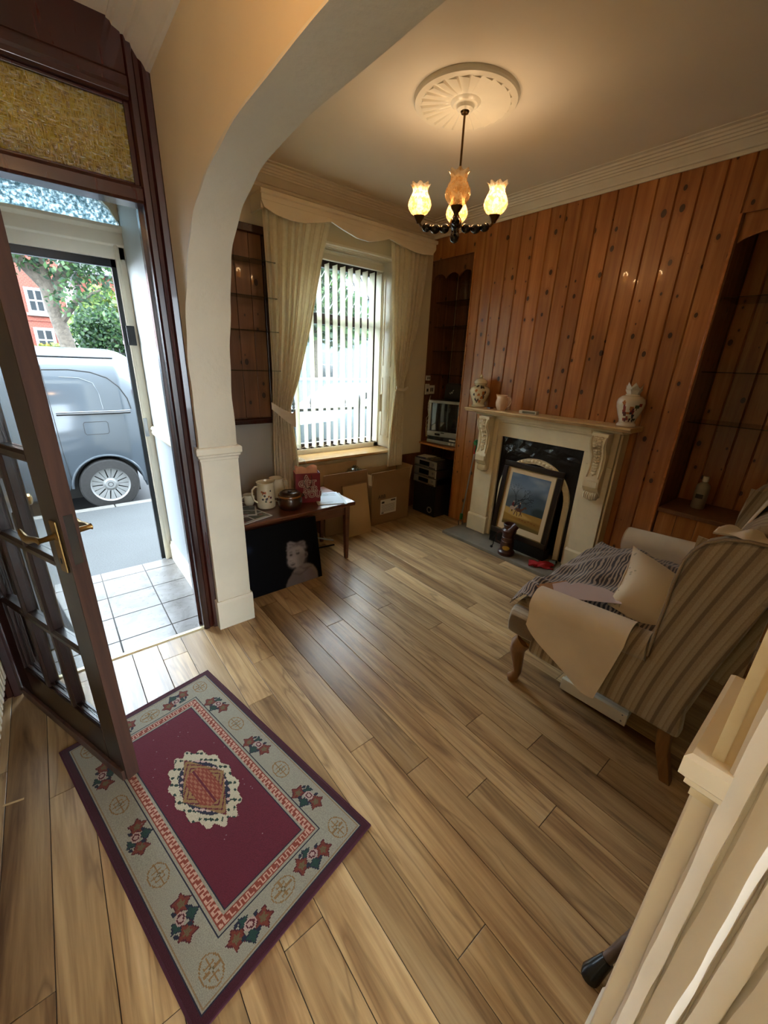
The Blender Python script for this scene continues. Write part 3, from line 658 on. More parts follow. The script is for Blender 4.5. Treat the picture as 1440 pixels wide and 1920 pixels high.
for k,dirv in enumerate((-dv,dv,-pv,pv)):
    q=dirv
    def at(r,z): return (q.x*r,q.y*r,z)
    m=MB()
    for (r0,rad) in ((.058,.025),(.108,.026),(.155,.024)):
        zc=hz+.0-.012*math.sin(r0/.18*PI); 
        b2=MB().ball((0,0,0),rad,12,8,(1.05,.9,.9)); b2.xf(Matrix.Translation(at(r0,zc))@Matrix.Rotation(math.atan2(q.y,q.x),4,'Z')); m.add(b2.v,b2.f)
    arm=chp('arm_beads',m,'black_ceramic',smooth=True)
    chp('arm',MB().tube([at(.02,hz),at(.06,hz-.010),at(.10,hz-.012),at(.15,hz-.008),at(.185,hz+.002),at(.197,hz+.018)],.006,8),'bronze',smooth=True)
    c0=at(.198,0); zb=hz+.012
    cup=chp('lamp_cup',MB().lathe([(0,zb),(.010,zb),(.014,zb+.010),(.026,zb+.026),(.030,zb+.036),(.028,zb+.038),(0,zb+.036)],18,(c0[0],c0[1],0)),'bronze',smooth=True)
    z0=zb+.034
    def frill(r,z,a,z0=z0):
        if z>z0+.112: 
            s=(z-z0-.112)/.03; return r+.005*s*math.cos(a*8),z+.005*s*math.cos(a*8)-.004*s*abs(math.sin(a*4))
        return r,z
    prof=[(.024,z0),(.042,z0+.010),(.056,z0+.028),(.062,z0+.046),(.058,z0+.066),(.048,z0+.086),(.040,z0+.100),(.038,z0+.110),(.041,z0+.120),(.047,z0+.130),(.052,z0+.137)]
    chp('lamp_shade',MB().lathe(prof,64,(c0[0],c0[1],0),cap=False,mod=frill),'shade_glass',smooth=True)
    if k!=0:
        bl=chp('bulb',MB().lathe([(0,z0+.01),(.010,z0+.012),(.016,z0+.03),(.0165,z0+.045),(.011,z0+.068),(.004,z0+.085),(0,z0+.09)],14,(c0[0],c0[1],0)),'bulb_lit',smooth=True)
        ld=bpy.data.lights.new('bulb_light','POINT'); ld.energy=1.7; ld.color=(1,.74,.47); ld.shadow_soft_size=.02
        lo=bpy.data.objects.new('bulb_light',ld); COL.objects.link(lo); lo.parent=CH; lo.location=TM@Vector((c0[0],c0[1],z0+.075))
    else:
        chp('bulb',MB().lathe([(0,z0+.01),(.010,z0+.012),(.016,z0+.03),(.0165,z0+.045),(.011,z0+.068),(.004,z0+.085),(0,z0+.09)],14,(c0[0],c0[1],0)),'clear_glass',smooth=True)
# ---- hall pendant (just above the frame, lights the hall side of the arch)
HP=thing('pendant_lamp','warm globe pendant lamp on the hall ceiling','lamp',(.10,.72,HZ))
obj('flex',MB().tube([(0,0,0),(0,0,-.20)],.003,6),'black_iron',HP); obj('ceiling_plate',MB().lathe([(0,0),(.045,0),(.04,-.02),(.006,-.03),(0,-.03)],20),'gloss_white',HP,smooth=True)
obj('shade',MB().lathe([(.02,-.20),(.05,-.21),(.085,-.25),(.095,-.30)],32,cap=False),'shade_glass',HP,smooth=True)
obj('bulb',MB().ball((0,0,-.26),.03,14,10),'bulb_lit',HP,smooth=True)
ld=bpy.data.lights.new('pendant_light','POINT'); ld.energy=3.6; ld.color=(1,.58,.24); ld.shadow_soft_size=.04; lo=bpy.data.objects.new('pendant_light',ld); COL.objects.link(lo); lo.parent=HP; lo.location=(0,0,-.32)

# ---- fireplace
mat('cream_surround','#d9ccab',.42,var=.06,vs=9,bs=30,bstr=.08)
mat('mantel_top','#c9a878',.38,var=.12,vs=9)
FP=thing('fireplace','cream painted fireplace surround with carved corbels and black slate inset','fireplace',(0,0,0))
obj('pilaster',MB().box(3.06,XB,2.14,2.33,.20,.90).box(3.075,XB,2.335,2.35,.03,1.14),'cream_surround',FP,bevel=.003); obj('pilaster',MB().box(3.06,XB,1.13,1.32,.20,.90).box(3.075,XB,1.11,1.125,.03,1.14),'cream_surround',FP,bevel=.003)
for y0,y1 in ((2.125,2.345),(1.115,1.335)): obj('plinth_block',MB().prism([(3.045,.03),(3.045,.185),(3.052,.20),(XB,.20),(XB,.03)],y0,y1,'y'),'cream_surround',FP,bevel=.003)
obj('inner_slip',MB().box(3.085,XB,2.10,2.14,.03,.99),'cream_surround',FP,bevel=.002); obj('inner_slip',MB().box(3.085,XB,1.32,1.36,.03,.99),'cream_surround',FP,bevel=.002)
obj('frieze',MB().box(3.075,XB,1.32,2.14,.985,1.15).box(3.068,XB,2.14,2.33,.90,1.15).box(3.068,XB,1.13,1.32,.90,1.15),'cream_surround',FP,bevel=.003)
obj('bed_moulding',MB().prism([(3.075,1.10),(3.06,1.112),(3.06,1.122),(3.045,1.132),(3.035,1.15),(3.03,1.17),(XB,1.17),(XB,1.10)],1.32,2.14,'y'),'cream_surround',FP)
obj('bed_moulding',MB().prism([(3.075,1.145),(3.03,1.15),(3.01,1.165),(3.0,1.172),(XB,1.172),(XB,1.145)],1.10,2.36,'y'),'cream_surround',FP)
ms=obj('mantel_shelf',MB().prism([(2.985,1.17),(2.972,1.176),(2.972,1.184),(2.962,1.188),(2.958,1.196),(2.962,1.203),(XB,1.203),(XB,1.17)],1.035,2.455,'y'),'mantel_top',FP,bevel=.002); ms['label']='wooden topped mantel shelf'
for yc in (2.235,1.225):
    pr=[(3.06,.66),(3.06,1.145),(2.975,1.145),(2.975,1.12),(2.962,1.10),(2.964,1.06),(2.982,1.03),(3.002,1.0),(3.012,.96),(3.010,.90),(3.000,.85),(2.992,.82),(2.988,.80),(2.988,.745),(2.996,.735),(3.006,.72),(3.03,.70)]
    cb=obj('corbel',MB().prism(pr,yc-.058,yc+.058,'y'),'cream_surround',FP,bevel=.004)
    m=MB(); rr=random.Random(3)
    # raised side scrolls, acanthus leaves, lower shell
    def fx(z):
        for i in range(2,len(pr)-1):
            if pr[i][1]>=z>=pr[i+1][1]:
                t=(pr[i][1]-z)/(pr[i][1]-pr[i+1][1]+1e-9); return pr[i][0]+(pr[i+1][0]-pr[i][0])*t
        return 3.0
    for s in (-1,1):
        m.tube([(fx(z)-.003,yc+s*(.050-.012*math.sin((1.12-z)*8)),z) for z in [1.12-.02*i for i in range(16)]],.007,6)
    for i in range(13):
        z=1.115-.022*i; w_=.034-.0018*i
        for s in (-1,1): m.ball((fx(z)-.004,yc+s*w_*.55,z),.012,8,6,(.8,1.2,.75))
        if i%2==0: m.ball((fx(z)-.008,yc,z-.006),.011,8,6,(.8,.9,1.1))
    m.ball((2.968,yc,1.09),.018,10,8,(.7,1.4,1.2))
    m.box(2.982,2.992,yc-.046,yc+.046,.752,.792)
    obj('leaf_carving',m,'cream_surround',cb,smooth=True)
    m=MB()
    for k in range(-3,4): m.ball((3.035,yc+k*.014,.668+abs(k)*.004),.026,8,8,(.9,.5,1.25))
    obj('shell_carving',m,'cream_surround',cb,smooth=True)
# black slate slips with arch-headed register plate
YC,HWd=1.73,.285; spring=.52
av=[]
for i in range(21):
    t=PI*i/20; av.append((YC+HWd*math.cos(t),spring+.275*math.sin(t)))
inset=MB(); inset.strip([(y,z) for y,z in av],[(y,.99) for y,z in av],3.105,3.15,'x'); inset.box(3.105,3.15,YC+HWd,2.10,.03,.99); inset.box(3.105,3.15,1.36,YC-HWd,.03,.99)
inset.box(3.168,3.178,1.40,2.08,.03,.99)
# chipped faceted slate relief
rr=random.Random(5)
sl=MB()
for i in range(16):
    yy=1.40+rr.random()*.66; zz=.85+rr.random()*.12; w_=.05+rr.random()*.05; h_=.03+rr.random()*.03
    sl.add([(3.104,yy-w_,zz-h_*.3),(3.104,yy+w_*.8,zz-h_),(3.104,yy+w_,zz+h_*.5),(3.104,yy-w_*.3,zz+h_),(3.104-.006-.008*rr.random(),yy,zz)],[(0,1,4),(1,2,4),(2,3,4),(3,0,4)])
inn=obj('slate_inset',inset,'slate_black',FP); inn['label']='black slate inset panel'; obj('slate_facets',sl,'slate_black',inn)
ab=MB(); av2=[(YC-HWd-.005,.03)]+[(YC-(HWd+.005)*math.cos(PI*i/24),spring+.28*math.sin(PI*i/24)) for i in range(25)]+[(YC+HWd+.005,.03)]
ob=[(YC-HWd-.05,.03)]+[(YC-(HWd+.05)*math.cos(PI*i/24),spring+.325*math.sin(PI*i/24)) for i in range(25)]+[(YC+HWd+.05,.03)]
ab.strip(av2,ob,3.085,3.108,'x'); a_=obj('arch_band',ab,'cream_surround',FP,bevel=.003); a_['label']='cream moulded arch band'
m=MB()
for i in range(13):
    t=PI*(.5+(i-6)*.035); y_=YC-(HWd+.028)*math.cos(t); z_=spring+.303*math.sin(t); m.ball((3.084,y_,z_),.014,8,6,(.6,1,1))
obj('bead_ornament',m,'cream_surround',a_,smooth=True)
obj('grate_front',MB().box(2.99,3.08,1.47,2.02,.03,.125).box(2.985,2.99,1.47,2.02,.03,.04),'black_iron',FP,bevel=.004)
hs=obj('hearth_slab',MB().box(2.785,3.18,1.085,2.43,0,.028),'stone',FP,bevel=.004)

# ---- curtain pelmet
pb=[(1.363,2.594),(1.363,2.54),(1.381,2.503),(1.459,2.478),(1.569,2.466),(1.686,2.472),(1.809,2.5),(1.911,2.527),(2.003,2.499),(2.143,2.467),(2.26,2.463),(2.365,2.487),(2.474,2.523),(2.608,2.499),(2.748,2.479),(2.875,2.476),(2.987,2.491),(3.024,2.535),(3.024,2.59)]
PE=thing('pelmet','cream wooden curtain pelmet with a scalloped lower edge','pelmet',(0,0,0))
lowc=dens([p for p in pb[1:-1]],4); 
obj('front_board',MB().strip(lowc,[(x,2.60) for x,z in lowc],3.03,3.045,'y'),'cream_gloss',PE,weld=True)
obj('top_moulding',MB().prism([(3.022,2.578),(3.015,2.584),(3.015,2.604),(3.03,2.606),(3.03,2.578)],1.355,3.032,'x').prism([(3.026,2.545),(3.026,2.55),(3.03,2.55),(3.03,2.545)],1.365,3.022,'x'),'cream_gloss',PE)
obj('top_board',MB().box(1.363,3.024,3.045,YW,2.585,2.6),'cream_gloss',PE); obj('end_board',MB().box(1.363,1.378,3.045,YW,2.50,2.585),'cream_gloss',PE); obj('end_board',MB().box(3.009,3.024,3.045,YW,2.52,2.585),'cream_gloss',PE)
# ---- curtains
m,nt,b=_new('curtain_cloth'); nz=N(nt,'TexNoise',ins={'Scale':38,'Detail':3,'Distortion':1.2}); L(nt,coords(nt,(1,1,.7)),nz.inputs['Vector'])
L(nt,ramp(nt,nz.outputs[0],[(.42,C('#dfd5bd')),(.6,C('#ece4d0'))]),b.inputs['Base Color']); b.inputs['Roughness'].default_value=.55; b.inputs['Sheen Weight'].default_value=.3
tr=N(nt,'BsdfTranslucent'); tr.inputs[0].default_value=(*C('#efe6cc'),1); mx=N(nt,'MixShader'); mx.inputs[0].default_value=.5; on=[n for n in nt.nodes if n.type=='OUTPUT_MATERIAL'][0]
L(nt,b.outputs[0],mx.inputs[1]); L(nt,tr.outputs[0],mx.inputs[2]); L(nt,mx.outputs[0],on.inputs[0])
mat('tieback_cloth','#cdc3b0',.6,var=.05,vs=20)
def lerp_tab(tab,z):
    # tab: list of (z,xl,xr,y) descending
    for i in range(len(tab)-1):
        a,b2=tab[i],tab[i+1]
        if a[0]>=z>=b2[0]:
            t=(a[0]-z)/(a[0]-b2[0]); t=t*t*(3-2*t) if False else t
            return tuple(a[k]+(b2[k]-a[k])*t for k in (1,2,3))
    return tab[-1][1:]
def curtain(tab,folds,amp,seed):
    z1,z0=tab[0][0],tab[-1][0]; rr=random.Random(seed); ph=[rr.random()*6 for _ in range(4)]
    def fn(u,v):
        z=z1+(z0-z1)*v; xl,xr,y=lerp_tab(tab,z); w_=xr-xl
        comp=min(1,w_/.5); a=amp*(1.25-.55*comp)
        uu=u+.02*math.sin(u*13+ph[0])
        off=math.sin(uu*folds*2*PI+ph[1])+.35*math.sin(uu*folds*4.1*PI+ph[2]+v*2)
        return (xl+w_*u+.006*math.sin(uu*folds*4*PI), y+a*off*.7, z)
    return MB().grid(fn,120,60,th=.003)
tabL=[(2.52,1.385,1.925,3.085),(2.3,1.392,1.86,3.09),(1.8,1.405,1.745,3.10),(1.4,1.40,1.625,3.10),(1.2,1.392,1.545,3.10),(1.13,1.392,1.535,3.10),(1.05,1.385,1.555,3.10),(.8,1.375,1.585,3.10),(.42,1.37,1.60,3.10)]
CL=thing('curtain','long cream brocade curtain hanging left of the window, tied back low','curtain',(1.47,3.10,.42),group='window curtains')
o=obj('drape',curtain(tabL,8,.022,2).mv(-1.47,-3.10,-.42),'curtain_cloth',CL,smooth=True,ang=80)
tb=MB().grid(lambda u,v:(1.355+.20*u, 3.045-.018*math.sin(u*PI)+.0*v, 1.235-.10*u**1.2-.02*math.sin(u*PI)-(.055+.055*u)*v+ (.03*(u-.85)/.15*(1-v) if u>.85 else 0)),14,5,th=.004).mv(-1.47,-3.10,-.42)
o=obj('tieback',tb,'tieback_cloth',CL,smooth=True); o['label']='pale flat tieback band'
tabR=[(2.52,2.535,2.985,3.085),(2.3,2.55,2.965,3.085),(1.9,2.585,2.915,3.09),(1.55,2.625,2.84,3.10),(1.36,2.655,2.775,3.10),(1.30,2.655,2.775,3.10),(1.2,2.64,2.785,3.10),(.9,2.61,2.80,3.10),(.55,2.60,2.81,3.10)]
CR=thing('curtain','long cream brocade curtain hanging right of the window beside the alcove','curtain',(2.71,3.10,.55),group='window curtains')
obj('drape',curtain(tabR,7,.022,5).mv(-2.71,-3.10,-.55),'curtain_cloth',CR,smooth=True,ang=80)
obj('tieback',MB().grid(lambda u,v:(2.645+.14*u,3.06-.015*math.sin(u*PI),1.345-.02*math.sin(u*PI)-.022*v),12,3,th=.012).mv(-2.71,-3.10,-.55),'tieback_cloth',CR,smooth=True)
# ---- vertical blind
mat('blind_white','#d8d2bf',.6); 
m,nt,b=_new('slat_cloth'); b.inputs['Base Color'].default_value=(*C('#ecead9'),1); b.inputs['Roughness'].default_value=.7; tr=N(nt,'BsdfTranslucent'); tr.inputs[0].default_value=(*C('#f5f2e4'),1); mx=N(nt,'MixShader'); mx.inputs[0].default_value=.45; on=[n for n in nt.nodes if n.type=='OUTPUT_MATERIAL'][0]; L(nt,b.outputs[0],mx.inputs[1]); L(nt,tr.outputs[0],mx.inputs[2]); L(nt,mx.outputs[0],on.inputs[0])
VB=thing('vertical_blind','cream vertical slat blind hanging half open in the window','blind',(2.14,3.36,.75))
obj('headrail',MB().box(1.61-2.14,2.68-2.14,-.02,.02,1.60,1.645),'blind_white',VB,bevel=.003)
sl0=None
for i in range(13):
    x=1.66+i*.081-2.14
    fn=lambda u,v:((u-.5)*.0, (u-.5)*.086, .02+1.555*v)
    if sl0 is None:
        mb=MB().grid(lambda u,v:(.004*math.sin(u*PI),(u-.5)*.086,.02+1.555*v),4,1,th=.0012); sl0=obj('slat',mb,'slat_cloth',VB); o=sl0
        o.location=(x,0,0)
    else: o=inst('slat',sl0,VB,(x,0,0))
    o.rotation_euler=(0,0,-.05+.03*math.sin(i*2.1))
    hm=obj('weight_hem',MB().box(-.0025,.0025,-.043,.043,.022,.06),'blind_white',VB); hm.location=(x,0,0); hm.rotation_euler=o.rotation_euler
for j in range(2):
    ch_=MB()
    for i in range(12): ch_.tube([(1.66+i*.081-2.14,-.035+.07*j,.03),(1.66+(i+.5)*.081-2.14,-.035+.07*j,.018),(1.66+(i+1)*.081-2.14,-.035+.07*j,.03)],.0015,5)
    obj('bead_chain',ch_,'blind_white',VB)
obj('wand',MB().tube([(.53,-.02,1.6),(.535,-.02,.5)],.003,6).box(.522,.546,-.03,-.01,.33,.50),'blind_white',VB)
# ================================================================== LOOSE THINGS
# ---- glass shelves of the two alcoves and of the panel left of the window
def gshelf(x0,x1,y0,y1,z,label,grp):
    o=obj('glass_shelf',MB().box(-(x1-x0)/2,(x1-x0)/2,-(y1-y0)/2,(y1-y0)/2,0,.006),'shelf_glass'); o.location=((x0+x1)/2,(y0+y1)/2,z); tag(o,label,'shelf',grp); return o
for z,n in ((2.14,'highest'),(1.915,'second highest'),(1.685,'third highest'),(1.455,'lowest')): gshelf(3.26,3.555,2.712,3.212,z,n+' glass shelf in the dark alcove above the television','glass shelves in the corner alcove')
for z,n in ((1.985,'top'),(1.57,'middle'),(1.26,'bottom')): gshelf(3.24,3.555,-.583,.813,z,n+' glass shelf in the pine alcove behind the settee','glass shelves behind the settee')
for z,n in ((2.19,'top'),(1.96,'upper middle'),(1.735,'lower middle'),(1.46,'bottom')): gshelf(XA1+.012,1.46,YW-.15,YW-.018,z,n+' glass shelf on the dark panel left of the window','glass shelves beside the curtain')
# cupboard with ledge in the right alcove
KB=thing('alcove_cupboard','low pine cupboard with a plank top in the alcove behind the settee','cupboard',(3.37,.11,0))
obj('top',MB().box(-.21,.19,-.69,.70,.655,.685),'pine_shaded',KB,bevel=.004)
yy=-.69
while yy<.69: y2=min(yy+.116,.70); obj('front_board',MB().box(-.19,-.178,yy+.001,y2-.001,0,.655),'pine_board',KB,bevel=.003); yy=y2
obj('body',MB().box(-.178,.185,-.69,.70,0,.655),'pine_shaded',KB)
# bottle on the cupboard
mat('frosted_plastic','#8d8778',.35); mat('white_plastic','#c9c4b4',.35); mat('ink','#26241f',.6)
BT=thing('plastic_bottle','translucent plastic bottle with white cap on the alcove cupboard','bottle',(3.38,.645,.685))
obj('body',MB().lathe([(0,0),(.036,0),(.040,.006),(.040,.145),(.036,.165),(.018,.182),(.014,.186),(.014,.195),(0,.195)],24),'frosted_plastic',BT,smooth=True)
obj('cap',MB().lathe([(.017,.19),(.018,.192),(.018,.222),(.015,.226),(0,.226)],18),'white_plastic',BT,smooth=True)
lb=obj('label_print',MB().grid(lambda u,v:(-.0405*math.cos((u-.5)*1.1),.0405*math.sin((u-.5)*1.1),.075+.03*v),8,1,th=.0005),'ink',BT)
# glass jar on upper left shelf
JR=thing('glass_jar','small clear glass jar on the highest alcove shelf','jar',(3.33,2.90,2.146)); obj('bowl',MB().lathe([(0,0),(.05,0),(.062,.02),(.065,.09),(.05,.13),(.042,.14),(.048,.155)],24),'clear_glass',JR,smooth=True); obj('lid',MB().lathe([(.05,.156),(.045,.168),(.012,.18),(.014,.195),(0,.20)],20),'clear_glass',JR,smooth=True)

# ---- corner electronics
mat('silver_plastic','#8f8d86',.3,.4); mat('dark_plastic','#16171a',.35,var=.2,vs=8); mat('screen_glass','#1a1d1f',.08,coat=.5); mat('speaker_cloth','#0a0b10',.9); mat('display','#0c0f10',.15)
SH=thing('corner_shelf','thin wooden shelf carrying the television in the alcove','shelf',(3.34,2.955,.745)); obj('board',MB().box(-.19,.21,-.245,.258,-.02,0),'pine_flat',SH,bevel=.003)
VC=thing('video_recorder','black video recorder under the small television','video recorder',(3.335,2.95,.745),.16)
obj('case',MB().box(-.13,.15,-.19,.19,.008,.088),'dark_plastic',VC,bevel=.004); obj('fascia',MB().box(-.136,-.13,-.188,.188,.010,.045),'silver_plastic',VC,bevel=.002); obj('tape_flap',MB().box(-.137,-.131,-.02,.16,.05,.08),'display',VC)
for k in range(2): obj('knob',MB().lathe([(.012,0),(.012,.008),(0,.009)],14).xf(Matrix.Rotation(-PI/2,4,'Y')).mv(-.136,-.11-.04*k,.03),'white_plastic',VC)
obj('button_row',MB().box(-.14,-.135,-.175,-.10,.058,.076),'white_plastic',VC,bevel=.002)
TV=thing('television','small silver framed tube television in the corner alcove','television',(3.345,2.955,.834),.28)
obj('case',MB().prism([(-.135,.175),(-.135,-.175),(.06,-.165),(.17,-.09),(.17,.09),(.06,.165)],.012,.37,'z'),'dark_plastic',TV,bevel=.008)
obj('bezel',MB().box(-.16,-.135,-.185,.185,.0,.055).box(-.16,-.135,-.185,.185,.345,.375).box(-.16,-.135,-.185,-.155,.055,.345).box(-.16,-.135,.155,.185,.055,.345),'silver_plastic',TV,bevel=.005)
obj('screen',MB().grid(lambda u,v:(-.152+.012*((2*u-1)**2+(2*v-1)**2)/2,-.155+.31*u,.055+.29*v),14,14,th=.004),'screen_glass',TV,smooth=True)
obj('control_flap',MB().box(-.1625,-.159,.03,.09,.014,.034),'display',TV); obj('maker_plate',MB().box(-.1625,-.159,-.02,.02,.040,.047),'display',TV)
BXm=thing('set_top_box','black set-top box with a white squiggle standing on the television','electronics',(3.36,2.93,1.209),-.1)
obj('case',MB().prism([(-.13,0),(.13,0),(.118,.155),(.09,.17),(-.09,.17),(-.118,.155)],-.04,.04,'x').xf(Matrix.Identity(4)),'dark_plastic',BXm,bevel=.006)
m=MB().tube([(-.042,.045,.075),(-.042,.03,.062),(-.042,.018,.085),(-.042,.005,.07),(-.042,-.008,.10),(-.042,-.018,.105)],.0025,5); obj('logo_mark',m,'white_plastic',BXm)
SW=thing('wall_socket','white double wall socket left of the television','socket',(3.28,3.214,1.30)); obj('plate',MB().box(-.045,.045,-.012,0,-.045,.045),'white_plastic',SW,bevel=.003); obj('slots',MB().box(-.02,-.006,-.0135,-.0115,-.02,.02).box(.006,.02,-.0135,-.0115,-.02,.02),'ink',SW)
SW2=thing('wall_socket','white wall switch plate nearer the curtain','socket',(3.215,3.214,1.31)); obj('plate',MB().box(-.028,.028,-.012,0,-.06,.05),'white_plastic',SW2,bevel=.003); obj('rocker',MB().box(-.012,.012,-.015,-.011,-.03,.0),'ink',SW2)
SW3=thing('wall_socket','small white junction box above the wall sockets','socket',(3.215,3.214,1.42)); obj('plate',MB().box(-.028,.028,-.018,0,-.025,.025),'white_plastic',SW3,bevel=.003); obj('vents',MB().box(-.018,-.006,-.0195,-.0175,-.012,.012).box(.006,.018,-.0195,-.0175,-.012,.012),'ink',SW3)
CB=thing('cable_tangle','thin grey cables looping beside the television','cable',(3.22,3.18,.80)); 
for k in range(3): obj('cable',MB().tube([(0.0+.01*k,.0,0),( -.01,.005,.10+.05*k),(.03,-.01,.16+.05*k),(.0,.0,.30+.03*k),(.05,.02,.44)],.003,6),'white_plastic',CB,smooth=True)
HI=thing('stereo_stack','black and silver hi-fi stack standing on the floor in the corner','hi-fi',(3.0,2.93,0))
obj('cabinet',MB().box(.012,.27,-.165,.165,0,.43),'dark_plastic',HI,bevel=.004); obj('speaker_front',MB().box(0,.012,-.16,.16,.01,.345),'speaker_cloth',HI,bevel=.004)
obj('woofer_ring',MB().lathe([(.022,0),(.034,0),(.036,.004),(.03,.006),(.022,.003)],24,cap=False).xf(Matrix.Rotation(-PI/2,4,'Y')).mv(0,-.10,.075),'silver_plastic',HI,smooth=True)
for k,(z0,z1) in enumerate(((.35,.43),(.435,.525),(.53,.615))):
    u=obj('deck',MB().box(-.004,.25,-.165,.165,z0,z1-.004),'dark_plastic',HI,bevel=.003)
    obj('fascia',MB().box(-.012,-.004,-.165,.165,z0,z1-.004),'silver_plastic',u,bevel=.003); obj('display',MB().box(-.0135,-.011,-.06,.085,z0+.02,z1-.018),'display',u)
    obj('button_strip',MB().box(-.0145,-.011,-.15,.15,z0+.004,z0+.013),'steel',u,bevel=.002)
    for q in range(4): obj('button',MB().box(-.0165,-.0125,-.145+.022*q,-.130+.022*q,z0+.005,z0+.014),'dark_plastic',u)
    obj('dial',MB().lathe([(.014,0),(.013,.008),(0,.009)],16).xf(Matrix.Rotation(-PI/2,4,'Y')).mv(-.012,-.115,z0+.048),'steel',u,smooth=True)
for k,(y_,w_,rz,c,lab) in enumerate(((.07,.09,.2,'case','flat blue disc case lying on the hi-fi stack'),(-.02,.02,-.3,'remote','narrow grey remote control on the hi-fi stack'),(-.085,.024,-.25,'remote','wide dark remote control on the hi-fi, nearest the fireplace'))):
    nm='disc_case' if c=='case' else 'remote_control'; mat('rc%d'%k,('#2c3350','#6c6a5c','#4d4a42')[k],.4)
    t=thing(nm,lab,'disc case' if c=='case' else 'remote control',(3.08,2.93+y_,.611),rz); obj('body',MB().box(-.08,.08,-w_/1.0,w_/1.0,0,.014),'rc%d'%k,t,bevel=.004)
    if c!='case': obj('keypad',MB().box(-.06,.03,-w_*.6,w_*.6,.0135,.016),'ink',t)
    else: obj('paper_insert',MB().box(-.07,.07,-w_*.9,w_*.9,.0138,.0148),'white_plastic',t)

# ---- cardboard boxes under the window
mat('cardboard','#8a6a47',.75,var=.06,vs=6); mat('cardboard_pale','#b49466',.7,var=.06,vs=5); mat('label_white','#cfcabd',.6)
def carton(nm,label,x0,x1,y0,y1,h,flaps,rz=0):
    mat('cardboard_lit','#a98a60',.75,var=.05,vs=6)  # window light on side and back flaps put in as paler cardboard
    cx,cy=(x0+x1)/2,(y0+y1)/2; t=thing(nm,label,'box',(cx,cy,0),rz); a,b2=(x1-x0)/2,(y1-y0)/2; th=.004
    obj('walls',MB().box(-a,a,-b2,-b2+th,0,h).box(-a,a,b2-th,b2,0,h).box(-a,-a+th,-b2+th,b2-th,0,h).box(a-th,a,-b2+th,b2-th,0,h).box(-a,a,-b2,b2,0,.004),'cardboard',t)
    for k,(side,ang,ln) in enumerate(flaps):
        m=MB()
        if side in 'fb':
            s=-1 if side=='f' else 1; m.box(-a,a,0,th,0,ln); M=Matrix.Translation((0,s*b2-(0 if s<0 else th),h))@Matrix.Rotation(-s*ang,4,'X')
        else:
            s=-1 if side=='l' else 1; m.box(0,th,-b2,b2,0,ln); M=Matrix.Translation((s*a-(0 if s<0 else th),0,h))@Matrix.Rotation(s*ang,4,'Y')
        m.xf(M); obj('flap',m,'cardboard' if side=='f' else 'cardboard_lit',t)
    return t
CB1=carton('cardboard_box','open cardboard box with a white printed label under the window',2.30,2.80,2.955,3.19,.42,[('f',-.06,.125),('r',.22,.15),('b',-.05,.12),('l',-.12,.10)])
lb=obj('address_label',MB().box(-.135,.075,-.1185,-.1176,.10,.255),'label_white',CB1); 
m=MB()
for i in range(6): m.box(-.12,.055,-.1192,-.1186,.125+.014*i,.128+.014*i)
m.box(.0,.06,-.1192,-.1186,.228,.242); m.box(-.12,-.085,-.1192,-.1186,.215,.235); m.box(-.12,-.09,-.1192,-.1186,.108,.118); obj('label_print',m,'ink',lb)
tx=text_mb('ABB',.055,.0004); tx.xf(Matrix.Translation((-.12,-.119,.29))@Matrix.Rotation(PI/2,4,'X')); obj('printed_letters',tx,'ink',CB1)
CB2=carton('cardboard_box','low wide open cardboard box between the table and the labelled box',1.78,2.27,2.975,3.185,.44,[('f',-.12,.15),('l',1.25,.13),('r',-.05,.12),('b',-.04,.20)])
t=thing('cardboard_sheet','flat tan cardboard sheet leaning upright against the boxes','cardboard',(2.09,2.85,0),.02); obj('sheet',MB().box(-.14,.14,0,.008,0,.49).xf(Matrix.Rotation(-.2,4,'X')),'cardboard_pale',t); obj('taped_edge',MB().box(-.142,.142,-.002,.010,.482,.492).xf(Matrix.Rotation(-.2,4,'X')),'cardboard',t)
# bits on the low box
t=thing('plastic_bag','crumpled clear plastic bag tucked behind the cardboard box flap','bag',(2.19,3.10,.55)); 
rr=random.Random(9); obj('film',MB().grid(lambda u,v:((u-.5)*.12+.015*math.sin(v*17+u*5),(v-.5)*.08+.02*math.sin(u*13),.05*math.sin(u*PI)*math.sin(v*PI)+.02*math.sin(u*21+v*9)),16,16,th=.001),'clear_glass',t,smooth=True); obj('knot',MB().ball((0,0,.055),.012,8,6),'clear_glass',t,smooth=True)

# ---- side table by the pier with its things
TT=.505; TX=1.285; TY=2.72
TB=thing('side_table','low dark brown wooden table standing by the arch pier','table',(TX,TY,0))
obj('tabletop',MB().prism([(-.245,TT-.03),(-.25,TT-.02),(-.25,TT-.006),(-.244,TT),(.244,TT),(.25,TT-.006),(.25,TT-.02),(.245,TT-.03)],-.475,.475,'x'),'table_wood',TB,bevel=.002)
obj('apron',MB().box(-.43,.43,-.21,-.19,TT-.11,TT-.03).box(-.43,.43,.19,.21,TT-.11,TT-.03).box(-.43,-.41,-.19,.19,TT-.11,TT-.03).box(.41,.43,-.19,.19,TT-.11,TT-.03),'table_wood',TB)
for sx in (-1,1):
    for sy in (-1,1):
        x,y=sx*.42,sy*.2; obj('leg',MB().add([(x-.022,y-.022,TT-.03),(x+.022,y-.022,TT-.03),(x+.022,y+.022,TT-.03),(x-.022,y+.022,TT-.03),(x-.014,y-.014,0),(x+.014,y-.014,0),(x+.014,y+.014,0),(x-.014,y+.014,0)],[(0,1,2,3),(7,6,5,4),(0,4,5,1),(1,5,6,2),(2,6,7,3),(3,7,4,0)]),'table_wood',TB,bevel=.003)
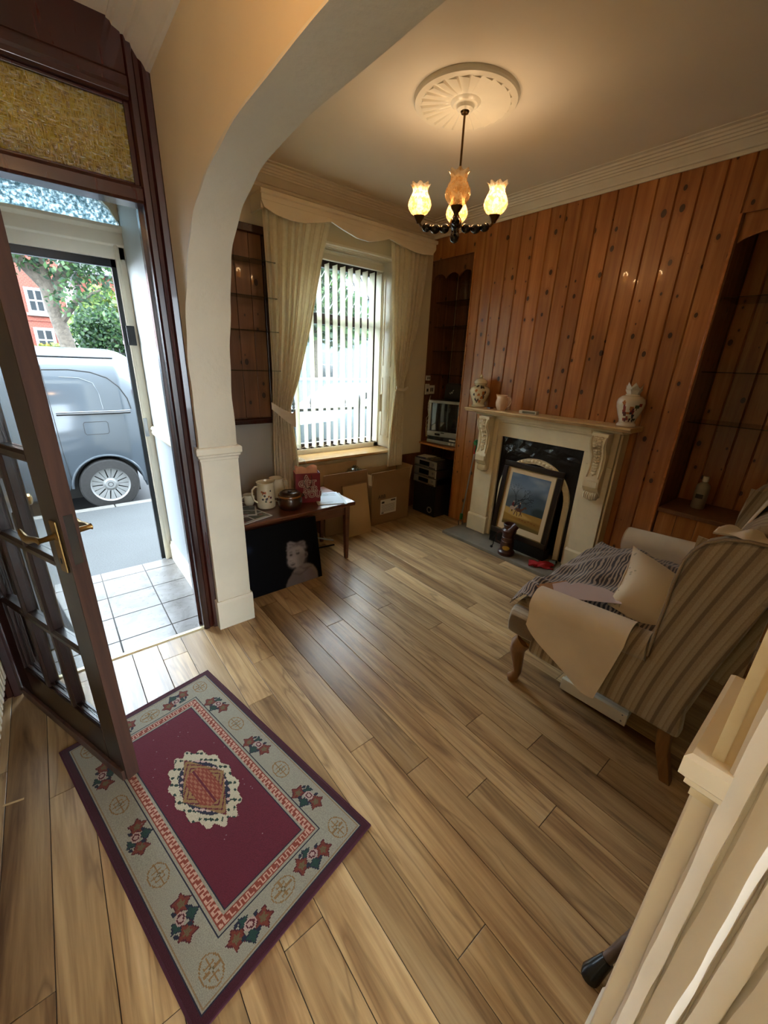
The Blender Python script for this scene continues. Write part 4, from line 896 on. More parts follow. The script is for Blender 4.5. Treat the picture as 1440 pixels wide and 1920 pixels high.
# magazine / photo sheets
def img_canvas(w_,h_,c): return np.ones((h_,w_,3))*np.array(c)
def rect(im,x0,x1,y0,y1,c): 
    h_,w_=im.shape[:2]; im[int(y0*h_):int(y1*h_),int(x0*w_):int(x1*w_)]=c
def ell(im,cx,cy,rx,ry,c,a=1.0,ang=0,soft=0):
    h_,w_=im.shape[:2]; Y,X=np.mgrid[0:h_,0:w_]; X=(X+.5)/w_-cx; Y=((Y+.5)/h_-cy); asp=h_/w_; Yp=Y*asp; ryp=ry*asp
    ca,sa=math.cos(ang),math.sin(ang); x_=X*ca+Yp*sa; y_=-X*sa+Yp*ca; d=np.sqrt((x_/rx)**2+(y_/ryp)**2)
    k=np.clip((1-d)/soft+.5,0,1)*a if soft else (d<1)*a
    im[:]=im*(1-k[...,None])+np.array(c)*k[...,None]
def line(im,pts,wd,c,a=1.0):
    h_,w_=im.shape[:2]; Y,X=np.mgrid[0:h_,0:w_]; X=(X+.5)/w_; Y=(Y+.5)/h_*(h_/w_)
    for (x0,y0),(x1,y1) in zip(pts[:-1],pts[1:]):
        y0s,y1s=y0*h_/w_,y1*h_/w_; dx,dy=x1-x0,y1s-y0s; L2=dx*dx+dy*dy+1e-12; t=np.clip(((X-x0)*dx+(Y-y0s)*dy)/L2,0,1); d=np.hypot(X-x0-t*dx,Y-y0s-t*dy)
        k=(d<wd)*a; im[:]=im*(1-k[...,None])+np.array(c)*k[...,None]
mat('print_gloss','#ffffff',.35,vcol=True); mat('print_matt','#ffffff',.8,vcol=True,spec=.12)
def photo_sheet(seed,w_=48,h_=36):
    rr=random.Random(seed); im=img_canvas(w_,h_,C('#c8c6c0'))
    for (a,b2,c,d) in ((.04,.46,.06,.48),(.50,.96,.06,.48),(.04,.46,.54,.94),(.50,.96,.54,.94)):
        rect(im,a,b2,c,d,C(rr.choice(['#23262a','#2f3a3f','#3a3f2c','#402a25'])))
        for q in range(5): ell(im,a+(b2-a)*rr.random(),c+(d-c)*rr.random(),.06,.07,C(rr.choice(['#6f7377','#5a4a3f','#7d8077','#1a1c1f','#8b3b35'])),.7)
    return im
for k,(x,y,rz,lab) in enumerate(((.93,2.60,.25,'glossy photo magazine page lying at the front of the side table'),(.90,2.72,-.35,'glossy photo magazine page lying behind, near the pitcher'))):
    o=obj('magazine',raster(MB(),photo_sheet(k+3),lambda u,v:((u-.5)*.27,(v-.5)*.20,.006+.004*math.sin(u*PI))).box(-.135,.135,-.10,.10,0,.005,C('#b9b7b2')),'print_gloss'); o.location=(x,y,TT+.001+.007*k); o.rotation_euler=(0,0,rz); tag(o,lab,'magazine')
# pitcher
def floral(a,z,r,cx=PI*1.30,cz=.085,base='#cfc3a4',sc=1.0,seed=1):
    rr=random.Random(seed); c=C(base)
    u=((a-cx+PI)%(2*PI)-PI)*r; v=z-cz
    for i in range(20):
        px,py=rr.uniform(-.035,.035)*sc,rr.uniform(-.05,.05)*sc; rad=rr.uniform(.004,.009)*sc; col=rr.choice(['#8a3a35','#5a2d36','#3d4a38','#a8673a','#33343f'])
        if (u-px)**2+(v-py)**2<rad*rad: c=C(col)
    return c
mat('painted_china','#ffffff',.18,vcol=True,coat=.4)
PT=thing('pitcher','cream china pitcher with a flower pattern on the side table','pitcher',(1.13,2.735,TT+.002))
obj('body',MB().lathe(dens([(0,0),(.060,0),(.066,.006),(.068,.03),(.0675,.05),(.067,.075),(.066,.10),(.065,.12),(.063,.14),(.062,.16),(.062,.185),(.065,.195),(.061,.196),(.058,.185),(.058,.02),(0,.015)],5),90,mod=lambda r,z,a:(r+(.022*max(0,math.cos(a-.3))**10*(z-.15)/.045 if z>.15 and r>.05 else 0),z),col=lambda a,z,r:floral(a,z,.066,-1.9,.095)),'painted_china',PT,smooth=True)
hd=[(-.060,.0,.165),(-.085,-.01,.17),(-.105,-.012,.15),(-.108,-.012,.11),(-.095,-.01,.07),(-.066,.0,.045)]
mat('cream_china','#d2c7a8',.2,coat=.4); obj('handle',MB().tube(hd,[.007,.007,.007,.007,.007,.006],8),'cream_china',PT,smooth=True)
CP=thing('china_cup','plain white china cup behind the pitcher','cup',(1.04,2.84,TT)); obj('bowl',MB().lathe([(0,0),(.028,0),(.036,.02),(.042,.07),(.043,.085),(.040,.085),(.036,.03),(0,.01)],28),'cream_china',CP,smooth=True); obj('handle',MB().tube([(-.04,0,.07),(-.06,0,.06),(-.06,0,.035),(-.037,0,.025)],.004,6),'cream_china',CP,smooth=True)
JG=thing('small_jug','small pale jug standing between the pitcher and the gift bag','jug',(1.27,2.85,TT)); obj('body',MB().lathe([(0,0),(.045,0),(.06,.03),(.065,.08),(.055,.13),(.05,.165),(.056,.18),(.052,.18),(.046,.16),(0,.02)],32),'cream_china',JG,smooth=True); obj('handle',MB().tube([(.05,0,.15),(.085,0,.14),(.085,0,.08),(.06,0,.06)],.006,8),'cream_china',JG,smooth=True)
# brown casserole pot
mat('brown_glaze','#32190f',.28,var=.3,vs=25,coat=.5); mat('tan_glaze','#8a5a2f',.2,coat=.4)
PO=thing('casserole_pot','brown glazed lidded pot in front of the gift bag','pot',(1.265,2.615,TT)); PO.scale=(1.12,1.12,1.1)
obj('body',MB().lathe([(0,0),(.058,0),(.072,.012),(.080,.04),(.080,.07),(.074,.09),(.068,.096),(0,.096)],40),'brown_glaze',PO,smooth=True); obj('rim_band',MB().lathe([(.0745,.086),(.078,.09),(.076,.10),(.068,.10),(.068,.086)],40,cap=False),'tan_glaze',PO,smooth=True)
ld_=obj('lid',MB().lathe([(.068,.098),(.070,.102),(.066,.112),(.055,.120),(.05,.121),(.048,.116),(.012,.114),(.012,.116),(.016,.119),(.012,.123),(0,.124)],40),'brown_glaze',PO,smooth=True)
for s in (-1,1): obj('lug_handle',MB().tube([(s*.072,-.018,.075),(s*.095,-.014,.08),(s*.098,0,.082),(s*.095,.014,.08),(s*.072,.018,.075)],.007,8),'brown_glaze',PO,smooth=True)
# gift bag
mat('bag_red','#7c1226',.45,var=.05,vs=4); mat('bag_pink','#d98a7a',.6); mat('tissue','#d9a58c',.8,var=.1,vs=20)
GB=thing('gift_bag','dark red gift bag with white bubble lettering on the side table','bag',(1.455,2.70,TT),-.32)
a,b2,h=.095,.05,.235
obj('front',MB().box(-a,a,-b2,-b2+.002,0,h),'bag_red',GB); obj('back',MB().box(-a,a,b2-.002,b2,0,h+.005),'bag_pink',GB); obj('side',MB().box(-a,-a+.002,-b2,b2,0,h),'bag_red',GB); obj('side',MB().box(a-.002,a,-b2,b2,0,h),'bag_red',GB); obj('base',MB().box(-a,a,-b2,b2,0,.002),'bag_red',GB)
m=MB()
for k in range(2): m.grid(lambda u,v,k=k:(-a*.9+.18*a/.1*u*.95,-b2*.6+.04*k+.008*math.sin(u*9+k),h-.09+.13*v+.012*math.sin(u*7+k*2)*v),10,4,th=.001)
obj('tissue_paper',m,'tissue',GB); 
mat('bag_white','#d8cdbd',.5)
ln=[('A',.056,-.012,.198),('GIFT',.066,-.005,.152),('FOR',.056,.02,.108),('YOU',.066,.032,.062)]
m=MB(); mo=MB(); lt=MB()
for s,sz,dx,z in ln:
    tt=text_mb(s,sz,.0006); xs_=[p[0] for p in tt.v]; 
    for (ox,oy) in ((.005,0),(-.005,0),(0,.005),(0,-.005),(.004,.004),(-.004,.004),(.004,-.004),(-.004,-.004)):
        q=MB(); q.v=[(x+ox,y+oy,zz) for x,y,zz in tt.v]; q.f=list(tt.f); q.xf(Matrix.Translation((dx,-b2-.0008,z))@Matrix.Rotation(PI/2,4,'X')); m.add(q.v,q.f)
    q=MB(); q.v=[(x,y,zz) for x,y,zz in tt.v]; q.f=list(tt.f); q.xf(Matrix.Translation((dx,-b2-.0018,z))@Matrix.Rotation(PI/2,4,'X')); lt.add(q.v,q.f)
obj('lettering_outline',m,'bag_white',GB); obj('lettering',lt,'bag_red',GB)
for s in (-1,):
    obj('cord_handle',MB().tube([(-.03,s*b2-.003,h-.015),(-.032,s*b2-.006,h-.07),(-.015,s*b2-.006,h-.115),(.012,s*b2-.006,h-.115),(.028,s*b2-.006,h-.07),(.026,s*b2-.003,h-.015)],.0025,6),'ink',GB,smooth=True)
# clear dome behind
DM=thing('glass_dome','clear rounded plastic dome standing behind the gift bag','dome',(1.48,2.86,TT)); obj('dome',MB().lathe([(.06,0),(.062,.16),(.062,.22),(.058,.26),(.045,.29),(.022,.308),(0,.312)],28),'clear_glass',DM,smooth=True); obj('base_disc',MB().lathe([(0,0),(.068,0),(.068,.008),(0,.008)],28),'white_plastic',DM,smooth=True)
# printed form papers
im=img_canvas(40,56,C('#c3ccd4'))
for i in range(16): rect(im,.08,.92 if i%3 else .6,.08+.053*i,.092+.053*i,C('#3c4650'))
rect(im,.08,.45,.03,.06,C('#20262c'))
PP=thing('paper_form','printed white form papers at the right end of the side table','paper',(1.615,2.655,TT+.001),-.35)
obj('sheet',MB().box(-.105,.105,-.15,.15,0,.004),'label_white',PP); obj('top_sheet',raster(MB(),im,lambda u,v:((u-.5)*.205,(v-.5)*.295,.0048)),'print_matt',PP); o=obj('folder',MB().box(-.11,.125,-.16,.13,-.0,.0005),'dark_plastic',PP)
# baby portrait canvas under the table (a plain portrait print)
im=img_canvas(110,92,C('#06070b')); K=C('#8f8480'); K2=C('#6d625f'); KD=C('#1b1618'); KL=C('#a8a09b')
ell(im,.06,.28,.05,.05,C('#2a3145'),.7,0,1.2)
ell(im,.74,.96,.20,.26,C('#7d706b'),1,.2); ell(im,.60,1.0,.12,.22,C('#6f6460'),1,.5); ell(im,.83,.98,.09,.20,C('#75686a'),1,-.3)
line(im,[(.58,.80),(.68,.86),(.80,.80)],.010,C('#5a4f4d'),.8); line(im,[(.66,.70),(.74,.78),(.86,.78)],.008,C('#594e4b'),.7)
def polyf(im,P,c):
    h_,w_=im.shape[:2]; Y_,X_=np.mgrid[0:h_,0:w_]; X_=(X_+.5)/w_; Y_=(Y_+.5)/h_; ins=np.zeros((h_,w_),bool)
    for (x0,y0),(x1,y1) in zip(P,P[1:]+P[:1]):
        if y0!=y1: ins^=((Y_>y0)!=(Y_>y1))&(X_<(x1-x0)*(Y_-y0)/(y1-y0)+x0)
    im[ins]=c
ell(im,.665,.54,.125,.19,K,1,-.08); ell(im,.585,.61,.045,.09,K,1,.1); ell(im,.62,.62,.07,.09,KL,.5,0,1.0); ell(im,.735,.63,.06,.10,K2,.55,0,1.0); ell(im,.70,.45,.10,.06,KL,.4,0,1.0)
ell(im,.80,.57,.026,.05,K2,1,.1); ell(im,.80,.575,.012,.028,C('#3a3230'),1,.1)
ell(im,.595,.515,.020,.016,KD,.95); ell(im,.69,.515,.027,.018,KD,.95); ell(im,.684,.51,.006,.006,KL,1); line(im,[(.575,.475),(.61,.468)],.006,C('#4a403e'),.8); line(im,[(.665,.468),(.715,.475)],.006,C('#4a403e'),.8)
ell(im,.59,.585,.022,.022,KL,.8,0,.8); ell(im,.583,.602,.008,.006,KD,.8); ell(im,.607,.604,.006,.005,KD,.7)
ell(im,.605,.665,.034,.020,C('#2c1f20'),1); ell(im,.603,.657,.024,.006,C('#b9b3ae'),.9); ell(im,.61,.705,.03,.018,K,.8,0,.8)
ell(im,.67,.372,.115,.035,C('#4c4241'),.75,-.05,.7); line(im,[(.555,.43),(.62,.385),(.72,.385),(.80,.45)],.015,C('#857a78'))
polyf(im,[(.565,.315),(.555,.40),(.61,.425),(.665,.405),(.69,.37),(.665,.335),(.61,.305)],C('#8d8280')); polyf(im,[(.70,.36),(.735,.335),(.785,.335),(.815,.37),(.805,.435),(.765,.44),(.72,.40)],C('#7f7472')); ell(im,.695,.372,.020,.026,C('#6a5f5d'),1)
line(im,[(.585,.345),(.675,.37)],.005,C('#5d5250')); line(im,[(.585,.40),(.675,.378)],.004,C('#5d5250')); line(im,[(.79,.365),(.715,.375)],.005,C('#564b49')); line(im,[(.785,.42),(.72,.385)],.004,C('#564b49'))
for _ in range(2):
    p_=np.pad(im,((1,1),(1,1),(0,0)),mode='edge'); im=(p_[:-2,1:-1]+p_[2:,1:-1]+p_[1:-1,:-2]+p_[1:-1,2:]+2*p_[1:-1,1:-1])/6
im=im*.8
CN=thing('photo_canvas','dark canvas photo print of a baby with a bow under the side table','canvas',(1.10,2.372,0),0.0,None,(-.18,0,0))
obj('print',raster(MB(),im,lambda u,v:(-.285+.57*u,-.0006,.475*v)),'print_matt',CN); obj('stretcher',MB().box(-.285,.285,0,.02,0,.475),'black_gloss',CN)
# folded metal walking frame leg under table
FM=thing('metal_stand','thin metal stand lying on the floor under the table','stand',(1.62,2.78,0)); obj('rod',MB().tube([(-.22,.10,.16),(.10,-.04,.075)],.008,8),'steel',FM,smooth=True); obj('rod',MB().tube([(-.20,.02,.02),(.12,-.02,.02)],.008,8),'black_iron',FM,smooth=True); obj('joint_knob',MB().ball((-.05,.025,.115),.014,10,8),'chrome',FM,smooth=True); obj('rod',MB().tube([(-.05,.025,.115),(-.02,.01,.012)],.006,8),'steel',FM)

# ---- mantel ornaments
def ginger(label,loc,base,sc,lidded,seed):
    t=thing('china_jar',label,'jar',loc)
    pr=[(0,0),(.044,0),(.050,.004),(.050,.016),(.042,.028),(.044,.045),(.058,.085),(.070,.125),(.074,.155),(.068,.180),(.052,.196),(.038,.202),(.036,.210),(.032,.210)]
    pr2=[]
    for i in range(len(pr)-1):
        for k in range(3): pr2.append((pr[i][0]+(pr[i+1][0]-pr[i][0])*k/3,pr[i][1]+(pr[i+1][1]-pr[i][1])*k/3))
    pr2.append(pr[-1]); fat=1.32 if lidded else 1.15; pr2=[(r*sc*fat,z*sc) for r,z in pr2]
    obj('body',MB().lathe(pr2,90,col=lambda a,z,r:floral(a,z,.09*sc,PI*1.16,.12*sc,base,1.8*sc,seed)),'painted_china',t,smooth=True)
    if lidded: obj('lid',MB().lathe([(r*sc*1.25,z*sc) for r,z in [(.040,.208),(.046,.212),(.047,.222),(.052,.226),(.050,.240),(.040,.258),(.022,.270),(.010,.273),(.009,.280),(.013,.288),(.008,.300),(.003,.310),(0,.312)]],32),'cream_china',t,smooth=True)
    else:
        m=MB(); rr=random.Random(4)
        for k,(ax,el,s) in enumerate(((.3,.9,1),(1.5,.7,1),(2.6,.95,.9),(3.7,.75,1),(4.8,.9,.95),(5.7,.6,1.05))):
            d=Vector((math.cos(ax),math.sin(ax),0)); up_=Vector((0,0,1)); b0=Vector((0,0,.205*sc)); tip=b0+d*.055*s*sc+up_*.085*el*sc; mid=b0+d*.035*sc+up_*.03*sc; sd=Vector((-d.y,d.x,0))*.034*sc
            m.add([b0+d*.012,mid+sd,tip,mid-sd,mid+up_*.006-d*.004],[(0,1,4),(1,2,4),(2,3,4),(3,0,4),(0,3,2,1)])
        m.add(*(lambda q:(q.v,q.f))(MB().lathe([(.034*sc,.205*sc),(.05*sc,.235*sc),(.046*sc,.24*sc),(.03*sc,.215*sc)],6,cap=False)))
        obj('paper_star',m,'label_white',t)
    return t
ginger('lidded white floral ginger jar at the window end of the mantel shelf',(3.085,2.40,1.203),'#d3c8ab',.93,True,2)
ginger('white floral jar topped with folded paper at the settee end of the mantel',(3.075,1.115,1.203),'#cfc4ae',1.02,False,7)
mat('peach_china','#e0c0a2',.35,var=.10,vs=14)
CJ=thing('cream_jug','small peach china jug on the mantel shelf','jug',(3.06,2.13,1.203)); obj('body',MB().lathe([(0,0),(.032,0),(.035,.006),(.048,.035),(.052,.065),(.046,.095),(.038,.112),(.040,.122),(.044,.128),(.040,.128),(.034,.112),(0,.10)],40,mod=lambda r,z,a:(r+(.014*max(0,math.cos(a-2.1))**8 if z>.11 and r>.03 else 0),z+(.006*max(0,math.cos(a-2.1))**8 if z>.11 and r>.03 else 0))),'peach_china',CJ,smooth=True); obj('handle',MB().tube([(.02,-.034,.115),(.028,-.062,.11),(.03,-.072,.075),(.024,-.062,.045),(.018,-.044,.03)],.005,8),'peach_china',CJ,smooth=True)
t=thing('small_box','flat grey cardboard box lying on the mantel shelf','box',(3.07,1.865,1.203),.1); obj('carton',MB().box(-.025,.025,-.075,.075,0,.024),'label_white',t,bevel=.002); obj('printed_side',MB().box(-.0258,-.025,-.065,.045,.004,.02),'rc1',t)
for k,(x,y,lab) in enumerate(((3.09,1.63,'little scrap of card on the mantel beside the flat grey box'),(3.10,1.42,'small card scrap in the middle of the mantel shelf'),(3.10,1.30,'small card scrap nearest the paper-topped jar'),(3.08,2.26,'little dark trinket between the ginger jar and the jug'))):
    t=obj('card_scrap' if k<3 else 'trinket',MB().prism([(-.025,-.018),(.022,-.02),(.028,.012),(-.02,.018)],0,.004 if k<3 else .012,'z'),'mantel_top' if k<3 else 'brown_glaze',bevel=.001); t.location=(x,y,1.203); tag(t,lab,'card' if k<3 else 'trinket')
# ---- framed hunting print leaning in the fireplace
W_,H_=96,128
im=img_canvas(W_,H_,C('#6b7b8a')); yy_,xx_=np.mgrid[0:H_,0:W_]; g=(yy_/H_)[...,None]
im=np.array(C('#566b84'))*(1-np.clip(g*2,0,1))+np.array(C('#7d8790'))*np.clip(g*2,0,1)
rr=random.Random(11)
for i in range(14): ell(im,rr.random(),rr.random()*.35,.16,.05,C(rr.choice(['#8b97a3','#6d7f93','#99a0a4'])),.35,rr.random()-.5,.9)
ell(im,.78,.55,.35,.28,C('#3f4c55'),.9,0,.6); ell(im,.25,.58,.35,.22,C('#414a4c'),.8,0,.6); ell(im,.9,.64,.2,.1,C('#2f3a3a'),.9,0,.5)
im[int(.70*H_):]=C('#9a7436'); ell(im,.2,.74,.5,.06,C('#b59250'),1,.15,.4); ell(im,.8,.86,.5,.05,C('#7c5a28'),.8,.05,.6); ell(im,.5,.98,.7,.07,C('#4f4526'),.8,0,.6)
def br(x,y,a,l,wd,d):
    if d==0 or l<.02: return
    x2,y2=x+l*math.cos(a),y-l*math.sin(a)*.75; line(im,[(x,y),(x2,y2)],wd,C('#23262b'),.9)
    for s in (-1,1): br(x2,y2,a+s*(.35+.25*rr.random()),l*.72,wd*.62,d-1)
br(.20,.72,1.30,.24,.015,6); br(.22,.60,.50,.19,.010,6); br(.24,.50,.15,.15,.008,5)
hc=C('#5b3a2c'); ell(im,.38,.67,.09,.035,hc); line(im,[(.45,.66),(.52,.60)],.022,hc); ell(im,.545,.60,.035,.016,hc,1,.5); 
for (a_,b_,c_,d_) in ((.31,.69,.27,.78),(.34,.69,.36,.79),(.43,.69,.48,.77),(.45,.68,.42,.78)): line(im,[(a_,b_),(c_,d_)],.010,hc)
ell(im,.20,.66,.07,.035,C('#a68c7a')); line(im,[(.26,.65),(.31,.60)],.018,C('#a68c7a')); line(im,[(.16,.68),(.13,.77)],.009,C('#a68c7a')); line(im,[(.24,.68),(.26,.77)],.009,C('#a68c7a'))
ell(im,.38,.595,.032,.045,C('#34262d')); ell(im,.385,.54,.015,.014,C('#b08d78')); ell(im,.20,.585,.03,.042,C('#5f2a2c')); ell(im,.205,.535,.014,.013,C('#b08d78'))
for i in range(6): ell(im,.45+.08*i,.83+.012*(i%3),.028,.010,C('#7a4a22'))
mat('mount_board','#cdb690',.7)
PF=thing('framed_picture','dark framed hunting print leaning inside the fireplace','picture',(2.995,1.745,.127),0,None,(0,.13,0))
fw,fh,fb=.275,.665,.047
fr=MB(); 
for (p,q) in (((-fw,0),(fw,0)),((fw,0),(fw,fh)),((fw,fh),(-fw,fh)),((-fw,fh),(-fw,0))): pass
obj('frame',MB().box(-.012,.02,-fw,fw,0,fb).box(-.012,.02,-fw,fw,fh-fb,fh).box(-.012,.02,-fw,-fw+fb,fb,fh-fb).box(-.012,.02,fw-fb,fw,fb,fh-fb),'dark_frame',PF,bevel=.006)
mat('gilt','#8a7444',.35,.6); s_=.006
obj('gilt_slip',MB().box(-.006,.012,-fw+fb,fw-fb,fb,fb+s_).box(-.006,.012,-fw+fb,fw-fb,fh-fb-s_,fh-fb).box(-.006,.012,-fw+fb,-fw+fb+s_,fb,fh-fb).box(-.006,.012,fw-fb-s_,fw-fb,fb,fh-fb),'gilt',PF)
obj('mount',MB().box(.004,.012,-fw+fb,fw-fb,fb,fh-fb),'mount_board',PF)
obj('print',raster(MB(),im,lambda u,v:(.0032,(fw-fb-.045)-(2*(fw-fb-.045))*u,fb+.06+(fh-2*fb-.105)*v)),'print_matt',PF)
# ---- brown boot-shaped jug by the hearth
mat('oxblood','#3a1a14',.38,var=.25,vs=20,coat=.1); mat('label_gold','#b08a32',.4,var=.2,vs=60)
BJ=thing('leather_jug','dark brown ridged jug with a yellow oval label on the hearth','jug',(2.86,1.745,.028))
obj('body',MB().lathe([(0,0),(.066,0),(.070,.006),(.070,.03),(.058,.04),(.054,.055),(.056,.09),(.052,.12),(.054,.124),(.050,.13),(.052,.16),(.048,.165),(.052,.19),(.060,.205),(.062,.225),(.050,.235),(.046,.24),(.050,.262),(.054,.275),(.050,.282),(.044,.278),(.04,.25),(0,.24)],36),'oxblood',BJ,smooth=True)
obj('spout',MB().tube([(-.02,-.03,.23),(-.015,-.05,.262),(.0,-.062,.285)],[.035,.030,.028],14),'oxblood',BJ,smooth=True)
obj('oval_label',MB().grid(lambda u,v:(-(.0585)*math.cos((u-.5)*1.1-.45)*1.0,(.0585)*math.sin((u-.5)*1.1-.45),.075+(v-.5)*.040*math.sqrt(max(0.02,1-(2*u-1)**2))),14,4,th=.0012),'label_gold',BJ,smooth=True)
obj('handle',MB().tube([(-.02,.05,.20),(-.03,.085,.185),(-.03,.10,.14),(-.025,.095,.10),(-.02,.055,.09)],.007,8),'oxblood',BJ,smooth=True); obj('hanging_cord',MB().tube([(-.03,.09,.18),(-.045,.11,.12),(-.05,.105,.07),(-.06,.11,.05)],.004,6).ball((-.062,.112,.045),.013,8,6),'black_iron',BJ,smooth=True)
# ---- red cloth with grey piece on the hearth
mat('red_cloth','#a0121c',.7,var=.1,vs=20); mat('grey_blue','#6b7d82',.5)
rr=random.Random(2)
t=thing('red_gloves','crumpled red cloth gloves with a grey cuff on the hearth','gloves',(2.93,1.42,.029),.5)
obj('palm',MB().grid(lambda u,v:((u-.5)*.12,(v-.5)*.15*(1-.3*u)+.02*math.sin(u*6),.030*math.sin(u*PI)*math.sin(v*PI)+.006*math.sin(u*17+v*11)),14,14,th=.006).mv(0,0,.008),'red_cloth',t,smooth=True)
for k in range(4): obj('finger',MB().tube([(-.045+.012*k,.055,.016),(-.06+.022*k,.09,.02),(-.07+.030*k,.12,.012)],[.013,.012,.008],8),'red_cloth',t,smooth=True)
obj('cuff',MB().grid(lambda u,v:(.05+.05*u,-.085+.05*v,.022*math.sin(u*PI)+.006),8,6,th=.004),'grey_blue',t,smooth=True); obj('strap',MB().box(.09,.13,-.10,-.06,.002,.014),'black_gloss',t,bevel=.004)
# ---- litter picker leaning at the fireplace
mat('green_plastic','#2a7a4c',.4); mat('alu','#b5b8ba',.3,.9)
GR=thing('litter_picker','grey litter picker with a green handle leaning by the fireplace','litter picker',(3.075,2.445,0))
p0=Vector((0,0,.10)); p1=Vector((.022,-.058,.80)); obj('shaft',MB().tube([p0,p1],.007,10),'alu',GR,smooth=True)
obj('grip',MB().tube([p1+Vector((0,0,-.02)),p1+Vector((.0,-.004,.05)),p1+Vector((-.012,-.014,.085)),p1+Vector((-.045,-.025,.078))],[.014,.018,.022,.015],10),'green_plastic',GR,smooth=True)
obj('trigger',MB().tube([p1+Vector((-.015,-.01,.05)),p1+Vector((-.03,-.015,.01)),p1+Vector((-.022,-.012,-.03))],.006,8),'red_cloth',GR,smooth=True)
obj('head_block',MB().box(-.012,.012,-.012,.012,.075,.14),'green_plastic',GR,bevel=.003)
for s in (-1,1): obj('jaw',MB().tube([(0,s*.008,.08),(-.004,s*.026,.045),(-.004,s*.018,.006)],.005,6),'steel',GR,smooth=True)
# ---- walking stick behind the near pier
WS=thing('walking_stick','brown walking stick with a black rubber foot by the near pier','walking stick',(.855,.058,0))
wood('stick_wood','#3a2a1e','#5a4433',.4)
obj('shaft',MB().tube([(0.005,-.0,.02),(.20,-.10,.34),(.42,-.22,.70)],[.014,.015,.015],12),'stick_wood',WS,smooth=True); obj('rubber_foot',MB().tube([(-.008,.003,.0),(-.004,.003,.012),(.012,-.005,.035),(.03,-.014,.062)],[.023,.025,.021,.017],18),'black_gloss',WS,smooth=True)
obj('crook',MB().tube([(.42,-.22,.70),(.44,-.23,.74),(.43,-.25,.77),(.39,-.25,.77)],.012,10),'stick_wood',WS,smooth=True)
# ---- radiator on the hall wall
RD=thing('radiator','white ribbed panel radiator on the left hall wall','radiator',(-.412,1.40,0))
obj('panel',MB().box(-.035,.035,-.68,.68,.20,.74),'gloss_white',RD,bevel=.006)
rb=None
for i in range(33):
    if rb is None: rb=obj('rib',MB().box(.034,.046,-.012,.012,.22,.72),'gloss_white',RD,bevel=.004); rb.location=(0,-.655+.041*i,0)
    else: inst('rib',rb,RD,(0,-.655+.041*i,0))
obj('valve',MB().tube([(0,-.55,.20),(0,-.55,0)],.008,8).ball((0,-.55,.12),.025,10,8),'gloss_white',RD,smooth=True)
o=obj('lolly_stick',MB().box(-.03,.03,-.004,.004,0,.002),'cardboard_pale',bevel=.0008); o.location=(-.377,1.59,.0005); o.rotation_euler=(0,0,-.2); tag(o,'thin pale wooden stick lying on the floor by the radiator','stick')
# ================================================================== RUG
RW,RL=.63,1.14; nx,ny=172,310
X,Y=np.meshgrid((np.arange(nx)+.5)/nx*RW-RW/2,RL/2-(np.arange(ny)+.5)/ny*RL)
ax,ay=np.abs(X),np.abs(Y)
def cc(h): return np.array(C(h))
BUR=cc('#5a1a2a'); BURD=cc('#3d1420'); CRM=cc('#8d8a7b'); TAN=cc('#80643f'); NAV=cc('#1f2233'); RUST=cc('#7d3a2c'); GRN=cc('#1f3a33'); PINK=cc('#b59a92'); DKR=cc('#4e1a22'); OLV=cc('#5f5236')
im=np.zeros((ny,nx,3)); im[:]=BURD
def dedge(b): return np.minimum(RW/2-b-ax,RL/2-b-ay)      # >0 inside the inset rectangle
d=np.minimum(RW/2-ax,RL/2-ay)
im[d>.021]=NAV; im[d>.024]=CRM; im[d>.029]=TAN*.8+.2*CRM; im[d>.032]=CRM
b0=.124
im[d>b0]=NAV; im[d>b0+.004]=CRM; im[d>b0+.012]=RUST
# meander
onlong=(RW/2-ax)<(RL/2-ay); tpar=np.where(onlong,Y,X); q=(d-(b0+.012))/.026; ph=(tpar/.021)%1
mea=(((ph<.5)&(np.abs(q-.78)<.13))|((ph>=.5)&(np.abs(q-.22)<.13))|((np.abs(ph-.02)<.09)|(np.abs(ph-.5)<.09))&(q>.12)&(q<.88))
im[(q>0)&(q<1)&mea]=cc('#b8917f')
e0=b0+.038; im[d>e0]=CRM; im[d>e0+.008]=NAV; im[d>e0+.011]=BUR
def E(cx,cy,rx,ry,c,ang=0,cond=None):
    ca,sa=math.cos(ang),math.sin(ang); x_=(X-cx)*ca+(Y-cy)*sa; y_=-(X-cx)*sa+(Y-cy)*ca; k=(x_/rx)**2+(y_/ry)**2<1
    im[k]=c; return x_,y_,k
def oval(cx,cy,lng):
    rx,ry=(.030,.040) if lng else (.040,.030)
    E(cx,cy,rx,ry,TAN); E(cx,cy,rx-.004,ry-.004,CRM)
    x_,y_=X-cx,Y-cy; ins=(x_/(rx-.006))**2+(y_/(ry-.006))**2<1
    im[ins&((np.abs(x_)<.0022)|(np.abs(y_)<.0022))]=TAN
    im[ins&(np.abs(np.abs(x_)-.012)<.0018)&(np.abs(y_)<.020)&(((y_*180).astype(int)%2)==0)]=TAN
    im[ins&(np.abs(np.abs(y_)-.014)<.0018)&(np.abs(x_)<.016)]=TAN
    E(cx,cy,.006,.006,OLV); E(cx,cy,.003,.003,CRM)
def star(cx,cy,r,c,ang,n=5,dep=.45,edge=None):
    x_,y_=X-cx,Y-cy; rr_=np.hypot(x_,y_); th=np.arctan2(y_,x_)-ang; lim=r*(1-dep*np.abs(np.sin(th*n/2)))
    if edge is not None: im[rr_<lim+.004]=edge
    im[rr_<lim]=c
    return rr_<lim
